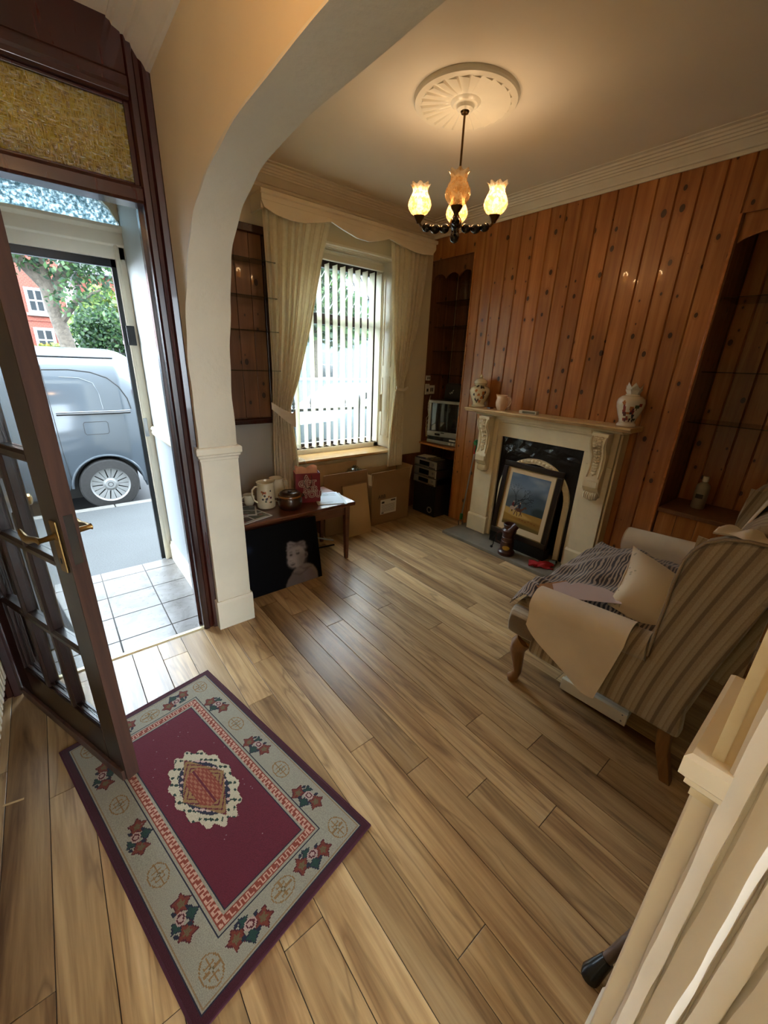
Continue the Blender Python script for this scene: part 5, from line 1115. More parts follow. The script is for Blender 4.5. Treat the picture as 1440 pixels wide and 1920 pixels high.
def leaf(cx,cy,ang,s=1.3):
    ux,uy=math.cos(ang),math.sin(ang); vx,vy=-uy,ux
    P_=lambda a,b:(cx+(ux*a+vx*b)*s,cy+(uy*a+vy*b)*s)
    for (a,b,r,c,an) in ((.030,.004,.021,RUST*.7,0),(-.030,.002,.021,RUST*.7,.5)): star(*P_(a,b),r*s,c,ang+an,5,.42,DKR); star(*P_(a,b),r*.5*s,OLV,ang+an,5,.42)
    star(*P_(0,.018),.014*s,GRN,ang,4,.4,NAV); star(*P_(.010,-.015),.012*s,GRN*1.1,ang+.6,4,.5,NAV)
    x0,y0=P_(-.002,-.004); E(x0,y0,.014*s,.011*s,PINK*.8,ang); E(x0,y0,.010*s,.008*s,DKR,ang); E(x0,y0,.006*s,.005*s,PINK*.8,ang)
    for a,b in ((-.016,.014),(.018,.012),(-.018,-.016),(.026,-.018)): x1,y1=P_(a,b); E(x1,y1,.006*s,.004*s,NAV,ang+.7)
xo=RW/2-.081; yo=RL/2-.081
for s in (-1,1):
    for t in (-1,-1/3,1/3,1): oval(s*xo,t*yo,True)
    for t in (-2/3,0,2/3): leaf(s*xo,t*yo,PI/2+(.25 if s>0 else -.25)+ (0 if s>0 else PI))
    oval(0,s*yo,False)
    for t in (-.5,.5): leaf(t*xo,s*yo,.25*s+(PI if s<0 else 0))
# centre medallion
X0_,Y0_=X,Y; X=X/1.12; Y=Y/1.42; th=np.arctan2(Y/1.45,X); rr_=np.hypot(X,Y/1.45); lim=.090*(1+.06*np.cos(th*14))*(1-.12*np.abs(np.cos(2*th))*0)
dia=(np.abs(X)/.112+np.abs(Y)/.165); mk=(rr_<lim)&(dia<1.18)
im[mk]=cc('#b5ad95'); blot=(np.sin(X*310+1)*np.sin(Y*250)+np.sin(X*150+Y*190))>.9; im[mk&blot]=GRN*.9
mk2=(rr_<.066)&(dia<.95); im[mk2]=NAV*1.2; blot2=(np.sin(X*260)*np.cos(Y*230)+.6*np.sin((X+Y)*240))>.55; im[mk2&blot2]=PINK
mk3=(np.abs(X)/.072+np.abs(Y)/.115)<1; im[mk3]=TAN*1.1; mk4=(np.abs(X)<.040)&(np.abs(Y)<.062)&((np.abs(X)+np.abs(Y))<.080); im[mk4]=RUST*1.0
st_=((np.floor(X/.0075)+np.floor(Y/.011))%2==0)&(((X*400).astype(int)%3)!=0); im[mk4&st_]=cc('#94604a')
zig=np.abs(((np.abs(X)+np.abs(Y))*60)%1-.5)<.14; im[mk3&~mk4&zig]=BUR; im[(np.abs(X+Y*0)<.0022)&mk4]=BUR
X,Y=X0_,Y0_
# lint specks
rs=np.random.RandomState(4)
for i in range(60):
    a,b_=rs.randint(20,nx-20),rs.randint(20,ny-20); im[b_,a]=im[b_,a]*.5+cc('#9a8f92')*.5
m,nt,b=_new('rug_pile'); vc=N(nt,'VertexColor',layer_name='Col'); nz=N(nt,'TexNoise',ins={'Scale':420,'Detail':2}); L(nt,coords(nt),nz.inputs['Vector'])
L(nt,mixc(nt,1,vc.outputs[0],ramp(nt,nz.outputs[0],[(.3,(.72,.72,.72)),(.7,(1.2,1.2,1.2))]),'MULTIPLY'),b.inputs['Base Color']); b.inputs['Roughness'].default_value=.95; b.inputs['Sheen Weight'].default_value=.25; b.inputs['Specular IOR Level'].default_value=.1; bump(nt,b,nz.outputs[0],.5,.003)
RG=thing('rug','small burgundy and cream oriental rug lying by the open door','rug',(.1825,1.229,0),math.radians(11.2))
mb=raster(MB(),im,lambda u,v:((u-.5)*RW,(v-.5)*RL,.009+.0012*math.sin(u*7)*math.sin(v*9)-(.004 if (u<.004 or u>.996 or v<.002 or v>.998) else 0)))
obj('pile',mb,'rug_pile',RG); mat('rug_edge','#3f1024',.9)
obj('binding',MB().box(-RW/2-.003,-RW/2+.004,-RL/2-.003,RL/2+.003,0,.009).box(RW/2-.004,RW/2+.003,-RL/2-.003,RL/2+.003,0,.009).box(-RW/2,RW/2,-RL/2-.003,-RL/2+.004,0,.009).box(-RW/2,RW/2,RL/2-.004,RL/2+.003,0,.009),'rug_edge',RG,bevel=.002)
obj('backing',MB().box(-RW/2+.004,RW/2-.004,-RL/2+.004,RL/2-.004,0,.004),'rug_edge',RG)
# ================================================================== SETTEE
def stripes(name,axis,shear=0,per=.058):
    m,nt,b=_new(name); tc=N(nt,'TexCoord'); sp=N(nt,'SeparateXYZ'); L(nt,tc.outputs['Object'],sp.inputs[0]); a=sp.outputs[axis]
    if shear: a=mth(nt,'ADD',a,mth(nt,'MULTIPLY',mth(nt,'POWER',mth(nt,'MAXIMUM',mth(nt,'SUBTRACT',sp.outputs[2],.25),0),1.4),shear))
    f=mth(nt,'FRACT',mth(nt,'DIVIDE',mth(nt,'ADD',a,5),per)); nz=N(nt,'TexNoise',ins={'Scale':260,'Detail':2}); L(nt,coords(nt),nz.inputs['Vector'])
    r=N(nt,'ValToRGB'); r.color_ramp.interpolation='LINEAR'; e=r.color_ramp.elements
    st=[(0,'#8b7a5e'),(.22,'#8b7a5e'),(.25,'#6a5842'),(.42,'#6a5842'),(.45,'#94846a'),(.60,'#9a8b70'),(.72,'#857457'),(.76,'#a09277'),(.97,'#9b8c72'),(1,'#8b7a5e')]
    while len(e)<len(st): e.new(.5)
    for k,(p,c) in enumerate(st): e[k].position=p; e[k].color=(*C(c),1)
    L(nt,f,r.inputs[0]); L(nt,mixc(nt,1,r.outputs[0],ramp(nt,nz.outputs[0],[(.3,(.85,.85,.85)),(.7,(1.08,1.08,1.08))]),'MULTIPLY'),b.inputs['Base Color']); b.inputs['Roughness'].default_value=.7; b.inputs['Sheen Weight'].default_value=.2; bump(nt,b,nz.outputs[0],.2,.001)
stripes('stripe_x',0); stripes('stripe_y',1,.22)
SF=thing('settee','two seat wing settee in beige and brown striped fabric on wooden legs','settee',(2.145,.527,0),.03)
A=.57
obj('seat_frame',MB().box(-A+.05,A-.05,-.34,.335,.27,.42),'stripe_x',SF,bevel=.015)
def cush(fx,fy,fz,n=(16,10)):
    pass
def soft_box(x0,x1,y0,y1,z0,z1,p=6,nu=28,nv=16):
    """superellipsoid cushion"""
    cx,cy,cz=(x0+x1)/2,(y0+y1)/2,(z0+z1)/2; a,b2,c=(x1-x0)/2,(y1-y0)/2,(z1-z0)/2; m=MB(); v=[];f=[]
    sg=lambda t,e:math.copysign(abs(t)**e,t)
    e1,e2=.45,2/p
    for j in range(nv+1):
        ph=-PI/2+PI*j/nv
        for i in range(nu):
            t=2*PI*i/nu; v.append((cx+a*sg(math.cos(ph),e1)*sg(math.cos(t),e2),cy+b2*sg(math.cos(ph),e1)*sg(math.sin(t),e2),cz+c*sg(math.sin(ph),e1)))
    for j in range(nv):
        for i in range(nu): f.append((j*nu+i,j*nu+(i+1)%nu,(j+1)*nu+(i+1)%nu,(j+1)*nu+i))
    return m.add(v,f)
obj('seat_front',soft_box(-.575,.575,.20,.395,.285,.47,8),'stripe_x',SF,smooth=True,ang=80); obj('seat_cushion',soft_box(-.50,-.002,-.22,.38,.395,.50),'stripe_x',SF,smooth=True,ang=80); obj('seat_cushion',soft_box(.002,.50,-.22,.38,.395,.50),'stripe_x',SF,smooth=True,ang=80)
for s in (-1,1):
    xi,xo_=s*(A-.075),s*A; x0,x1=min(xi,xo_),max(xi,xo_)
    side=[(-.375,.265),(.24,.265),(.25,.28),(.25,.47),(.235,.51),(-.205,.55),(-.208,.66),(-.212,.77),(-.213,.873),(-.222,.96),(-.236,1.0),(-.262,1.04),(-.305,1.067),(-.36,1.08),(-.42,1.083),(-.50,1.08),(-.525,1.06),(-.53,1.02),(-.455,.888),(-.395,.577),(-.36,.40)]
    sd=obj('side_panel',MB().prism(side,x0,x1,'x'),'stripe_y',SF,bevel=.016)
    # rolled arm
    m=MB().tube([(s*(A-.03),.255,.54),(s*(A-.03),.24,.54),(s*(A-.03),.0,.55),(s*(A-.03),-.20,.57)],[.05,.060,.060,.058],20); obj('arm',m,'stripe_y',SF,smooth=True)
    # piping along the wing edge
    pts=[(s*(A+.004),y,z) for y,z in side[5:16]]; obj('piping',MB().tube(pts,.006,8),'stripe_x',sd,smooth=True)
    wi=MB().grid(lambda u,v:(s*(A-.075-.02*math.sin(u*PI)*math.sin(v*PI)), -.225-.24*u, .55+.48*v-.03*u),8,8,th=.01); obj('wing_lining',wi,'stripe_y',SF,smooth=True)
bk=[(-.20,.42),(-.175,.50),(-.22,.70),(-.285,.95),(-.32,1.06),(-.36,1.12),(-.42,1.135),(-.50,1.12),(-.53,1.06),(-.46,.885),(-.40,.58),(-.355,.27),(-.25,.27)]
obj('back',MB().prism(bk,-A+.06,A-.06,'x'),'stripe_x',SF,bevel=.03)
for s in (-1,1):
    x=s*(A-.07)
    pts=[(x,.30,.275),(x+s*-.0,.325,.235),(x-s*.006,.335,.19),(x-s*.004,.322,.13),(x,.310,.07),(x,.322,.035),(x,.332,.018),(x,.332,0)]
    obj('leg',MB().tube(pts,[.045,.044,.038,.028,.020,.022,.030,.024],14),'leg_wood',SF,smooth=True)
    xr=x; obj('leg',MB().add([(xr-.024,-.345,.275),(xr+.024,-.345,.275),(xr+.024,-.295,.275),(xr-.024,-.295,.275),(xr-.02,-.40,0),(xr+.02,-.40,0),(xr+.02,-.362,0),(xr-.02,-.362,0),(xr-.022,-.36,.14),(xr+.022,-.36,.14),(xr+.022,-.315,.14),(xr-.022,-.315,.14)],[(0,1,2,3),(7,6,5,4),(0,8,9,1),(1,9,10,2),(2,10,11,3),(3,11,8,0),(8,4,5,9),(9,5,6,10),(10,6,7,11),(11,7,4,8)]),'leg_wood',SF,bevel=.004)
    # knee brackets
    obj('knee_bracket',MB().ball((x,.27,.262),.03,10,8,(.6,1.3,.7)),'leg_wood',SF,smooth=True)
# arm covers
mat('linen','#cdbfa8',.8,var=.06,vs=7,bs=240,bstr=.15,bdist=.001)
mat('linen_pale','#cbc1ae',.8,var=.06,vs=7,bs=240,bstr=.15,bdist=.001)
phi=.03
def S2W(x,y,z): return (2.145+x*math.cos(phi)-y*math.sin(phi),.527+x*math.sin(phi)+y*math.cos(phi),z)
def armcover(s,y0,y1,drop,fr,slant=0):
    # u along the arm (front to back), v from the inner side over the roll to the hanging outer edge
    def fn(u,v):
        y=y0+(y1-y0)*u
        xc=s*(A-.03); zc=(.54 if s<0 else .572)+.025*u; r=.069 if s<0 else .074
        if v<.2: t=v/.2; return (xc-s*r, y, zc-.05*(1-t))
        if v<.55:
            t=(v-.2)/.35; a=PI*(1-t); return (xc+s*r*math.cos(a),y,zc+r*math.sin(a))
        t=(v-.55)/.45; dd=(.10+(drop-.10)*min(1,u*1.15)**.8) if s<0 else drop; yy=y+slant*t*u*.45
        return (xc+s*(r-.012*math.sin(t*PI)+.004*math.sin(u*9)*t),yy,zc-dd*t)
    return MB().grid(fn,20,34,th=.004)
AC=thing('arm_cover','plain beige linen cover hanging over the near settee arm','arm cover',S2W(0,0,0),phi,'settee arm covers'); obj('cloth',armcover(-1,.262,-.135,.30,1,.12),'linen',AC,smooth=True,ang=70)
AC2=thing('arm_cover','pale linen cover fitted over the far settee arm by the alcove','arm cover',S2W(0,0,0),phi,'settee arm covers'); obj('cloth',armcover(1,.262,-.20,.16,1),'linen_pale',AC2,smooth=True,ang=70)
obj('front_fold',MB().lathe([(0,.0),(.069,.0),(.071,-.004),(0,-.006)],24).xf(Matrix.Rotation(PI/2,4,'X')).mv(A-.03,.265,.572),'linen_pale',AC2,smooth=True)
# back cover
AB=thing('back_cover','pale cloth cover laid over the top of the settee back','back cover',S2W(0,0,0),phi)
obj('cloth',MB().grid(lambda u,v:(-.30+.68*u,-.26-.10*min(1,v*2)-.19*max(0,v*2-1)+.0, .83+.33*min(1,v*2)**.8-.015*max(0,v*2-1)+.004*math.sin(u*13)),16,16,th=.004),'linen_pale',AB,smooth=True)
# zebra throw
m,nt,b=_new('zebra_cloth'); nz=N(nt,'TexNoise',ins={'Scale':3.2,'Detail':2,'Distortion':.4}); L(nt,coords(nt,(1,1,1)),nz.inputs['Vector'])
wv=N(nt,'TexWave',wave_type='BANDS',bands_direction='Y',ins={'Scale':19,'Distortion':9,'Detail':2,'Detail Scale':.9}); L(nt,coords(nt,(.35,1,1.2)),wv.inputs['Vector'])
L(nt,ramp(nt,wv.outputs[0],[(.46,C('#241a1c')),(.56,C('#97836f'))]),b.inputs['Base Color']); b.inputs['Roughness'].default_value=.75; b.inputs['Sheen Weight'].default_value=.4
ZT=thing('zebra_throw','black and beige zebra striped throw spread over the settee seat','throw',S2W(0,0,.5),phi)
def zeb(u,v):
    x=-.50+.99*u; y=-.20+.625*v
    z=.512+.10*math.exp(-((x-.20)/.20)**2-((y-.12)/.19)**2)+.05*math.exp(-((x-.0)/.3)**2-((y-.1)/.16)**2)
    z+=.010*math.sin(x*19+y*7)+.008*math.sin(y*31-x*8)+.005*math.sin(x*43+y*29)
    z+=.018*math.exp(-((x+.42)/.12)**2-((y-.33)/.10)**2)*(1+math.sin(x*55))
    fall=max(0,y-.375); z-=fall*1.3+ (.02 if fall>0 else 0)*0; y=y if y<.405 else .405+.018*math.sin(x*23)
    return (x,y+.01*math.sin(x*15),max(z,.506 if y<.36 else .44)-.5)
obj('cloth',MB().grid(zeb,90,60,th=.005),'zebra_cloth',ZT,smooth=True,ang=80); 
rr=random.Random(8); fr_=MB()
for i in range(70): x=-.49+.98*i/69; fr_.tube([(x,.412,-.055),(x+.004*rr.uniform(-1,1),.42,-.075)],.0015,4)
obj('fringe',fr_,'zebra_cloth',ZT)
# cushion
m,nt,b=_new('cushion_print'); vo=N(nt,'TexVoronoi',ins={'Scale':34}); L(nt,coords(nt,(1,1,1)),vo.inputs['Vector']); n2=N(nt,'TexNoise',ins={'Scale':9}); L(nt,coords(nt),n2.inputs['Vector'])
k=mth(nt,'MULTIPLY',mth(nt,'LESS_THAN',vo.outputs['Distance'],.26),mth(nt,'GREATER_THAN',n2.outputs[0],.55)); L(nt,mixc(nt,mth(nt,'MULTIPLY',k,.5),C('#d2c4a8'),C('#77725c')),b.inputs['Base Color']); b.inputs['Roughness'].default_value=.7
def pillow(w_,h_,t,n=20):
    m=MB()
    for s in (-1,1):
        m.grid(lambda u,v,s=s:((u-.5)*w_*(1-.10*math.sin(v*PI)*abs(2*u-1)),s*t/2*(max(0,math.sin(u*PI)*math.sin(v*PI)))**.5,(v-.5)*h_*(1-.10*math.sin(u*PI)*abs(2*v-1))),n,n)
    return m
CU=thing('cushion','cream cushion with small leaf print leaning inside the near wing','cushion',S2W(-.085,-.105,.55),0); CU.rotation_euler=(math.radians(-55),math.radians(0),math.radians(-22))
obj('cover',pillow(.44,.40,.18).xf(Matrix.Rotation(math.radians(-38),4,'Y')),'cushion_print',CU,smooth=True,ang=60); obj('seam_piping',MB().tube([(.215*math.copysign(abs(math.cos(t))**.5,math.cos(t)),0,.185*math.copysign(abs(math.sin(t))**.5,math.sin(t))) for t in [2*PI*i/40 for i in range(41)]],.003,6).xf(Matrix.Rotation(math.radians(-38),4,'Y')),'linen',CU,smooth=True)
# paper and brown card on the seat
mat('pink_paper','#c2b2b0',.6)
o=obj('paper_sheet',MB().prism([(-.16,-.05),(-.10,-.075),(.13,-.06),(.155,.0),(.10,.055),(-.02,.075),(-.06,.045),(-.075,.07),(-.15,.03)],0,.002,'z'),'pink_paper'); o.location=S2W(-.36,.12,.585); o.rotation_euler=(.06,.05,-.85+phi); tag(o,'pale pinkish torn paper sheet lying on the zebra throw','paper')
o=obj('brown_card',MB().prism([(-.08,-.05),(.08,-.055),(.085,.05),(-.075,.055)],0,.004,'z'),'cardboard_pale'); mat('tan_card','#9a6a3c',.7,var=.1,vs=9); o.data.materials[0]=MATS['tan_card']; o.location=S2W(-.40,.245,.555); o.rotation_euler=(0.05,-.1,-.5); tag(o,'brown folded card half under the pinkish paper','card')
# cloth crumpled on top of near wing
o=thing('crumpled_cloth','crumpled pale cloth stuffed on top of the near settee wing','cloth',S2W(-A+.045,-.345,1.078),phi)
obj('cloth',MB().grid(lambda u,v:((u-.5)*.08+.01*math.sin(v*11),(v-.5)*.15,.030*math.sin(u*PI)*(.55+.45*math.sin(v*13+u*5))*abs(math.sin(v*PI))**.5+.004),14,24,th=.006),'linen_pale',o,smooth=True)
# white flat-pack board under the settee
t=thing('white_drawer','white painted wooden drawer pushed under the settee','drawer',(1.83,.50,0),.05)
obj('front',MB().box(-.05,-.03,-.155,.155,.01,.075),'gloss_white',t,bevel=.002); obj('body',MB().box(-.03,.30,-.15,.15,.01,.07),'white_plastic',t); obj('screw',MB().lathe([(.004,0),(.003,.002),(0,.002)],8).xf(Matrix.Rotation(-PI/2,4,'Y')).mv(-.05,-.135,.065),'steel',t); obj('screw',MB().lathe([(.004,0),(.003,.002),(0,.002)],8).xf(Matrix.Rotation(-PI/2,4,'Y')).mv(-.05,-.135,.03),'steel',t)
# ================================================================== STREET
PZ=-.20; RZ=-.31
m,nt,b=_new('pavement'); nz=N(nt,'TexNoise',ins={'Scale':90,'Detail':4,'Roughness':.7}); L(nt,coords(nt),nz.inputs['Vector']); n2=N(nt,'TexNoise',ins={'Scale':2,'Detail':3}); L(nt,coords(nt),n2.inputs['Vector'])
L(nt,mixc(nt,1,ramp(nt,nz.outputs[0],[(.35,C('#1f2122')),(.65,C('#303334'))]),ramp(nt,n2.outputs[0],[(.3,(.85,.85,.85)),(.7,(1.1,1.1,1.1))]),'MULTIPLY'),b.inputs['Base Color']); b.inputs['Roughness'].default_value=.85; bump(nt,b,nz.outputs[0],.4,.004)
mat('asphalt','#262729',.85,var=.15,vs=60); mat('kerb_stone','#4c4a46',.8,var=.12,vs=20); mat('yard','#403e3b',.9,var=.1,vs=8)
struct('pavement',MB().box(-14,16,3.345,5.55,PZ-.15,PZ),'pavement',label='grey concrete pavement outside the front door',cat='pavement')
kb=struct('kerb',MB().box(-14,16,5.55,5.56,PZ-.15,PZ-.02),'kerb_stone',label='row of stone kerb blocks at the pavement edge',cat='kerb')
k0=None
for i in range(14):
    if k0 is None: k0=obj('kerb_stone',MB().box(.004,.896,0,.12,-.15,0),'kerb_stone',kb,bevel=.012); k0.location=(-5+i*.9,5.56,PZ)
    else: inst('kerb_stone',k0,kb,(-5+i*.9,5.56,PZ))
struct('road',MB().box(-40,60,5.68,11.2,RZ-.1,RZ),'asphalt',label='dark asphalt road between the houses',cat='road')
struct('far_pavement',MB().box(-40,60,11.2,32,RZ-.1,RZ+.10),'kerb_stone',label='far pavement across the road',cat='pavement')
struct('back_ground_slab',MB().box(-6,6,-10,-2.91,-.1,-.02),'yard',label='grey yard slab added behind the unseen hall opening against light from below',cat='ground')  # added unseen ground, keeps sky light from rising into the hall opening
# ---- van
m,nt,b=_new('van_paint'); b.inputs['Base Color'].default_value=(*C('#3b444d'),1); b.inputs['Metallic'].default_value=.35; b.inputs['Roughness'].default_value=.32; b.inputs['Coat Weight'].default_value=.7; b.inputs['Coat Roughness'].default_value=.08
mat('tyre','#1c1c1d',.8,var=.2,vs=40); mat('hubcap','#7b7e80',.35,.3); mat('trim_black','#0b0c0e',.5); mat('shut_line','#111316',.7); mat('van_glass','#111419',.08,coat=.3)
VN=thing('van','grey panel van parked at the kerb outside the front door','van',(-1.35,6.70,RZ))
vx=1.35; Y0=-.85      # near side local y; near side plane world y=5.85
# body as a lofted cross-section along x, with wheel arch cut-outs in the lower side
def vsec(x):
    # returns list (y,z) half section from near sill to roof; rounded top, body narrows at the rear and at the bonnet
    t=0
    top=1.90
    if x>2.0: top=1.90-.10*((x-2.0)/.2)**2*.6
    if x<-1.15: top=max(1.05,1.90-(-1.15-x)*.95)
    if x<-1.15 and top<1.06: top=1.06-.16*(-2.03-x)/.5 if x<-2.03 else 1.06
    hw=.85
    if x>2.05: hw=.85-.10*(x-2.05)/.21
    if x<-2.2: hw=.85-.25*((-2.2-x)/.35)
    belt=min(top-.08,1.14); s=[]
    s=[(-hw+.03,.22),(-hw,.34),(-hw-.008,.75),(-hw,belt),(-hw+.05,belt+(top-belt)*.45),(-hw+.10,belt+(top-belt)*.75),(-hw+.17,top-.05),(-hw+.30,top-.008),(-hw+.55,top)]
    return s
xsn=[2.26,-2.55,-2.45,-2.2,-2.03,-1.8,-1.5,-1.15,-.9,-.5,0,.4,.8,1.2,1.55,1.8,1.95,2.05,2.12,2.17,2.22]
def arch_z(x):
    z=.22
    for xc in (1.77,-1.75):
        d=abs(x-xc)
        if d<.37: z=max(z,.32+math.sqrt(.37**2-d*d)*.96)
    return z
xsf=sorted(set(xsn+[1.77+.37*math.cos(PI*i/16)*.999 for i in range(17)]+[-1.75+.37*math.cos(PI*i/16)*.999 for i in range(17)]))
mb=MB(); rows=[]
for x in xsf:
    s=vsec(x); az=arch_z(x); h=[]
    for (y,z) in s: h.append((x,y,max(z,az) if z<.75 else z))
    h+= [(x,-y,z) for (_,y,z) in reversed(h)]
    rows.append(h)
n_=len(rows[0]); mb.v=[p for r in rows for p in r]
for i in range(len(rows)-1):
    for k in range(n_-1): mb.f.append((i*n_+k,i*n_+k+1,(i+1)*n_+k+1,(i+1)*n_+k))
mb.f.append(tuple(range(n_))); mb.f.append(tuple(range((len(rows)-1)*n_,len(rows)*n_)))
bd=obj('body',mb,'van_paint',VN,smooth=True,ang=35)
obj('underbody',MB().box(-2.4,2.1,-.70,.70,.16,.60),'trim_black',VN)
def on_side(x,z):   # near side surface y
    s=vsec(x)
    for i in range(len(s)-1):
        if s[i][1]<=z<=s[i+1][1]: t=(z-s[i][1])/(s[i+1][1]-s[i][1]); return s[i][0]+(s[i+1][0]-s[i][0])*t
    return s[0][0]
def seam(name,pts,r=.004,mt='shut_line',par=bd): return obj(name,MB().tube([(x,on_side(x,z)-.001,z) for x,z in pts],r,6),mt,par,smooth=True)
def dseg(P,n=8): return [(P[i][0]+(P[i+1][0]-P[i][0])*k/n,P[i][1]+(P[i+1][1]-P[i][1])*k/n) for i in range(len(P)-1) for k in range(n)]+[P[-1]]
# sliding door outline, slide rail, waist stamp, filler flap, rear pillar, window stamp
seam('door_seam',dseg([(1.36,1.70),(1.37,1.2),(1.38,.75),(1.40,.40),(1.36,.30)]))
seam('door_seam',dseg([(.32,1.70),(.30,1.2),(.30,.75),(.32,.30)]))
seam('door_seam',dseg([(.30,1.185),(1.37,1.185)])) if False else None
obj('slide_rail',MB().tube([(x,on_side(x,1.185)-.006,1.185) for x in (1.40,1.6,1.8,2.0,2.12)],.016,6),'trim_black',bd,smooth=True); obj('slide_rail_lip',MB().tube([(x,on_side(x,1.205)-.012,1.206) for x in (1.40,1.6,1.8,2.0,2.12)],.008,6),'van_paint',bd,smooth=True)
seam('window_stamp',dseg([(1.36,1.66),(1.6,1.665),(1.8,1.64),(1.95,1.58),(2.05,1.48),(2.12,1.34),(2.14,1.22)],6),.007)
seam('window_stamp',dseg([(1.50,1.585),(1.68,1.575),(1.80,1.52),(1.84,1.40),(1.85,1.23)],6),.004,'van_paint')
seam('fuel_flap',dseg([(1.64,1.09),(1.85,1.09),(1.865,1.07),(1.865,.965),(1.85,.945),(1.64,.945),(1.625,.965),(1.625,1.07),(1.64,1.09)],3),.003)
obj('roof_gutter',MB().tube([(x,on_side(x,1.78)+.0,1.80) for x in (-1.0,0,1,1.8,2.05)],.008,6),'shut_line',bd,smooth=True)
obj('arch_lip',MB().tube([(1.77+.375*math.cos(PI*i/24),-.858,.32+.365*math.sin(PI*i/24)) for i in range(25)],.014,8),'van_paint',bd,smooth=True)
obj('rear_bumper',MB().box(2.16,2.30,-.78,.78,.28,.60),'trim_black',VN,bevel=.03); obj('rear_lamp',MB().box(2.20,2.28,-.76,-.68,.95,1.45),'red_cloth',VN,bevel=.02)
obj('side_window',MB().grid(lambda u,v:(-1.05+.95*u,on_side(-.5,1.20+.45*v)-.004,1.20+.45*v),4,6,th=.004),'van_glass',VN)
obj('windscreen',MB().add([(-1.98,-.66,1.10),(-1.98,.66,1.10),(-1.24,.58,1.82),(-1.24,-.58,1.82)],[(0,1,2,3)]),'van_glass',VN)
def wheel(par,xc,yc,R=.317):
    w_=obj('wheel',MB().lathe([(R*.66,-.10),(R*.80,-.105),(R*.95,-.095),(R,-.07),(R,.07),(R*.95,.095),(R*.66,.10)],48,cap=False).xf(Matrix.Translation((xc,yc,R))@Matrix.Rotation(PI/2,4,'X')),'tyre',par,smooth=True)
    hub=MB().lathe([(0,.075),(.055,.075),(.06,.07),(.085,.062)],40,cap=False); hub.lathe([(R*.60,.07),(R*.67,.085),(R*.70,.08),(R*.70,.05)],40,cap=False)
    for k in range(9):
        a0=2*PI*k/9
        for da in (-.15,.15):
            p=[(.08,a0+da*.9-.12),(.08,a0+da*.9+.12),(R*.63,a0+da*1.15+.15),(R*.63,a0+da*1.15-.15)]
            hub.add([(r*math.cos(t),r*math.sin(t),z) for (r,t),z in zip(p,(.066,.066,.074,.074))]+[(r*math.cos(t),r*math.sin(t),z-.02) for (r,t),z in zip(p,(.066,.066,.074,.074))],[(0,1,2,3),(0,4,5,1),(1,5,6,2),(2,6,7,3),(3,7,4,0)])
    hub.xf(Matrix.Translation((xc,yc,R))@Matrix.Rotation(PI/2,4,'X')); hc_=obj('hubcap',hub,'hubcap',w_,smooth=True,ang=30)
    obj('wheel_disc',MB().lathe([(0,.03),(R*.68,.03),(R*.68,.01),(0,.01)],32).xf(Matrix.Translation((xc,yc,R))@Matrix.Rotation(PI/2,4,'X')),'trim_black',w_)
    obj('emblem',MB().lathe([(.024,.076),(.028,.078),(.03,.076)],20,cap=False).xf(Matrix.Translation((xc,yc,R))@Matrix.Rotation(PI/2,4,'X')),'shut_line',w_)
for xc in (1.77,-1.75):
    wheel(VN,xc,-.77)
# ---- pale car parked before the window
mat('car_white','#4c565b',.3,coat=.15)
PC=thing('car','pale silver car parked outside the front window','car',(4.6,6.65,RZ))
sx=[-2.0,-1.9,-1.6,-1.0,-.8,-.2,.3,.9,1.5,1.7,1.95,2.0]; tops=[.65,.80,.92,1.0,1.10,1.44,1.48,1.46,1.18,1.08,.95,.6]
mb=MB(); rows=[]
for x,tp in zip(sx,tops):
    bl=min(tp-.03,.92); hw=.82-(.08 if abs(x)>1.85 else 0); h=[(x,-hw+.04,.2),(x,-hw,.4),(x,-hw,bl),(x,-hw+.10,bl+(tp-bl)*.6),(x,-hw+.22,tp-.02),(x,0,tp)]; h+=[(x,-y,z) for _,y,z in reversed(h[:-1])]; rows.append(h)
n_=len(rows[0]); mb.v=[p for r in rows for p in r]
for i in range(len(rows)-1):
    for k in range(n_-1): mb.f.append((i*n_+k,i*n_+k+1,(i+1)*n_+k+1,(i+1)*n_+k))
mb.f.append(tuple(range(n_))); mb.f.append(tuple(range((len(rows)-1)*n_,len(rows)*n_)))
obj('body',mb,'car_white',PC,smooth=True,ang=40); obj('side_window',MB().add([(-.55,-.80,.96),(1.25,-.80,.96),(.85,-.675,1.36),(-.15,-.675,1.36)],[(0,1,2,3)]),'van_glass',PC)
for xc in (-1.25,1.25):
    obj('wheel_arch',MB().lathe([(0,0),(.36,0),(.36,.06),(0,.06)],28).xf(Matrix.Translation((xc,-.775,.31))@Matrix.Rotation(PI/2,4,'X')),'trim_black',PC); wheel(PC,xc,-.80,.30)
obj('door_handle',MB().box(.35,.5,-.835,-.82,.80,.825),'chrome',PC)
DMt=thing('dark_floor_sheet','thin dark blue grey sheet on the porch tiles behind the glazed door','mat',(-.285,2.81,0),math.atan2(-.587,.088)+PI/2)  # thin dark sheet covering part of the porch tiles
mat('dark_sheet_fibre','#23272e',.9,var=.2,vs=60); obj('pile',MB().box(-.11,.125,-.30,.30,.001,.010),'dark_sheet_fibre',DMt,bevel=.003); obj('edging',MB().box(.118,.128,-.305,.305,.001,.008).box(-.114,-.104,-.305,.305,.001,.008),'black_gloss',DMt)
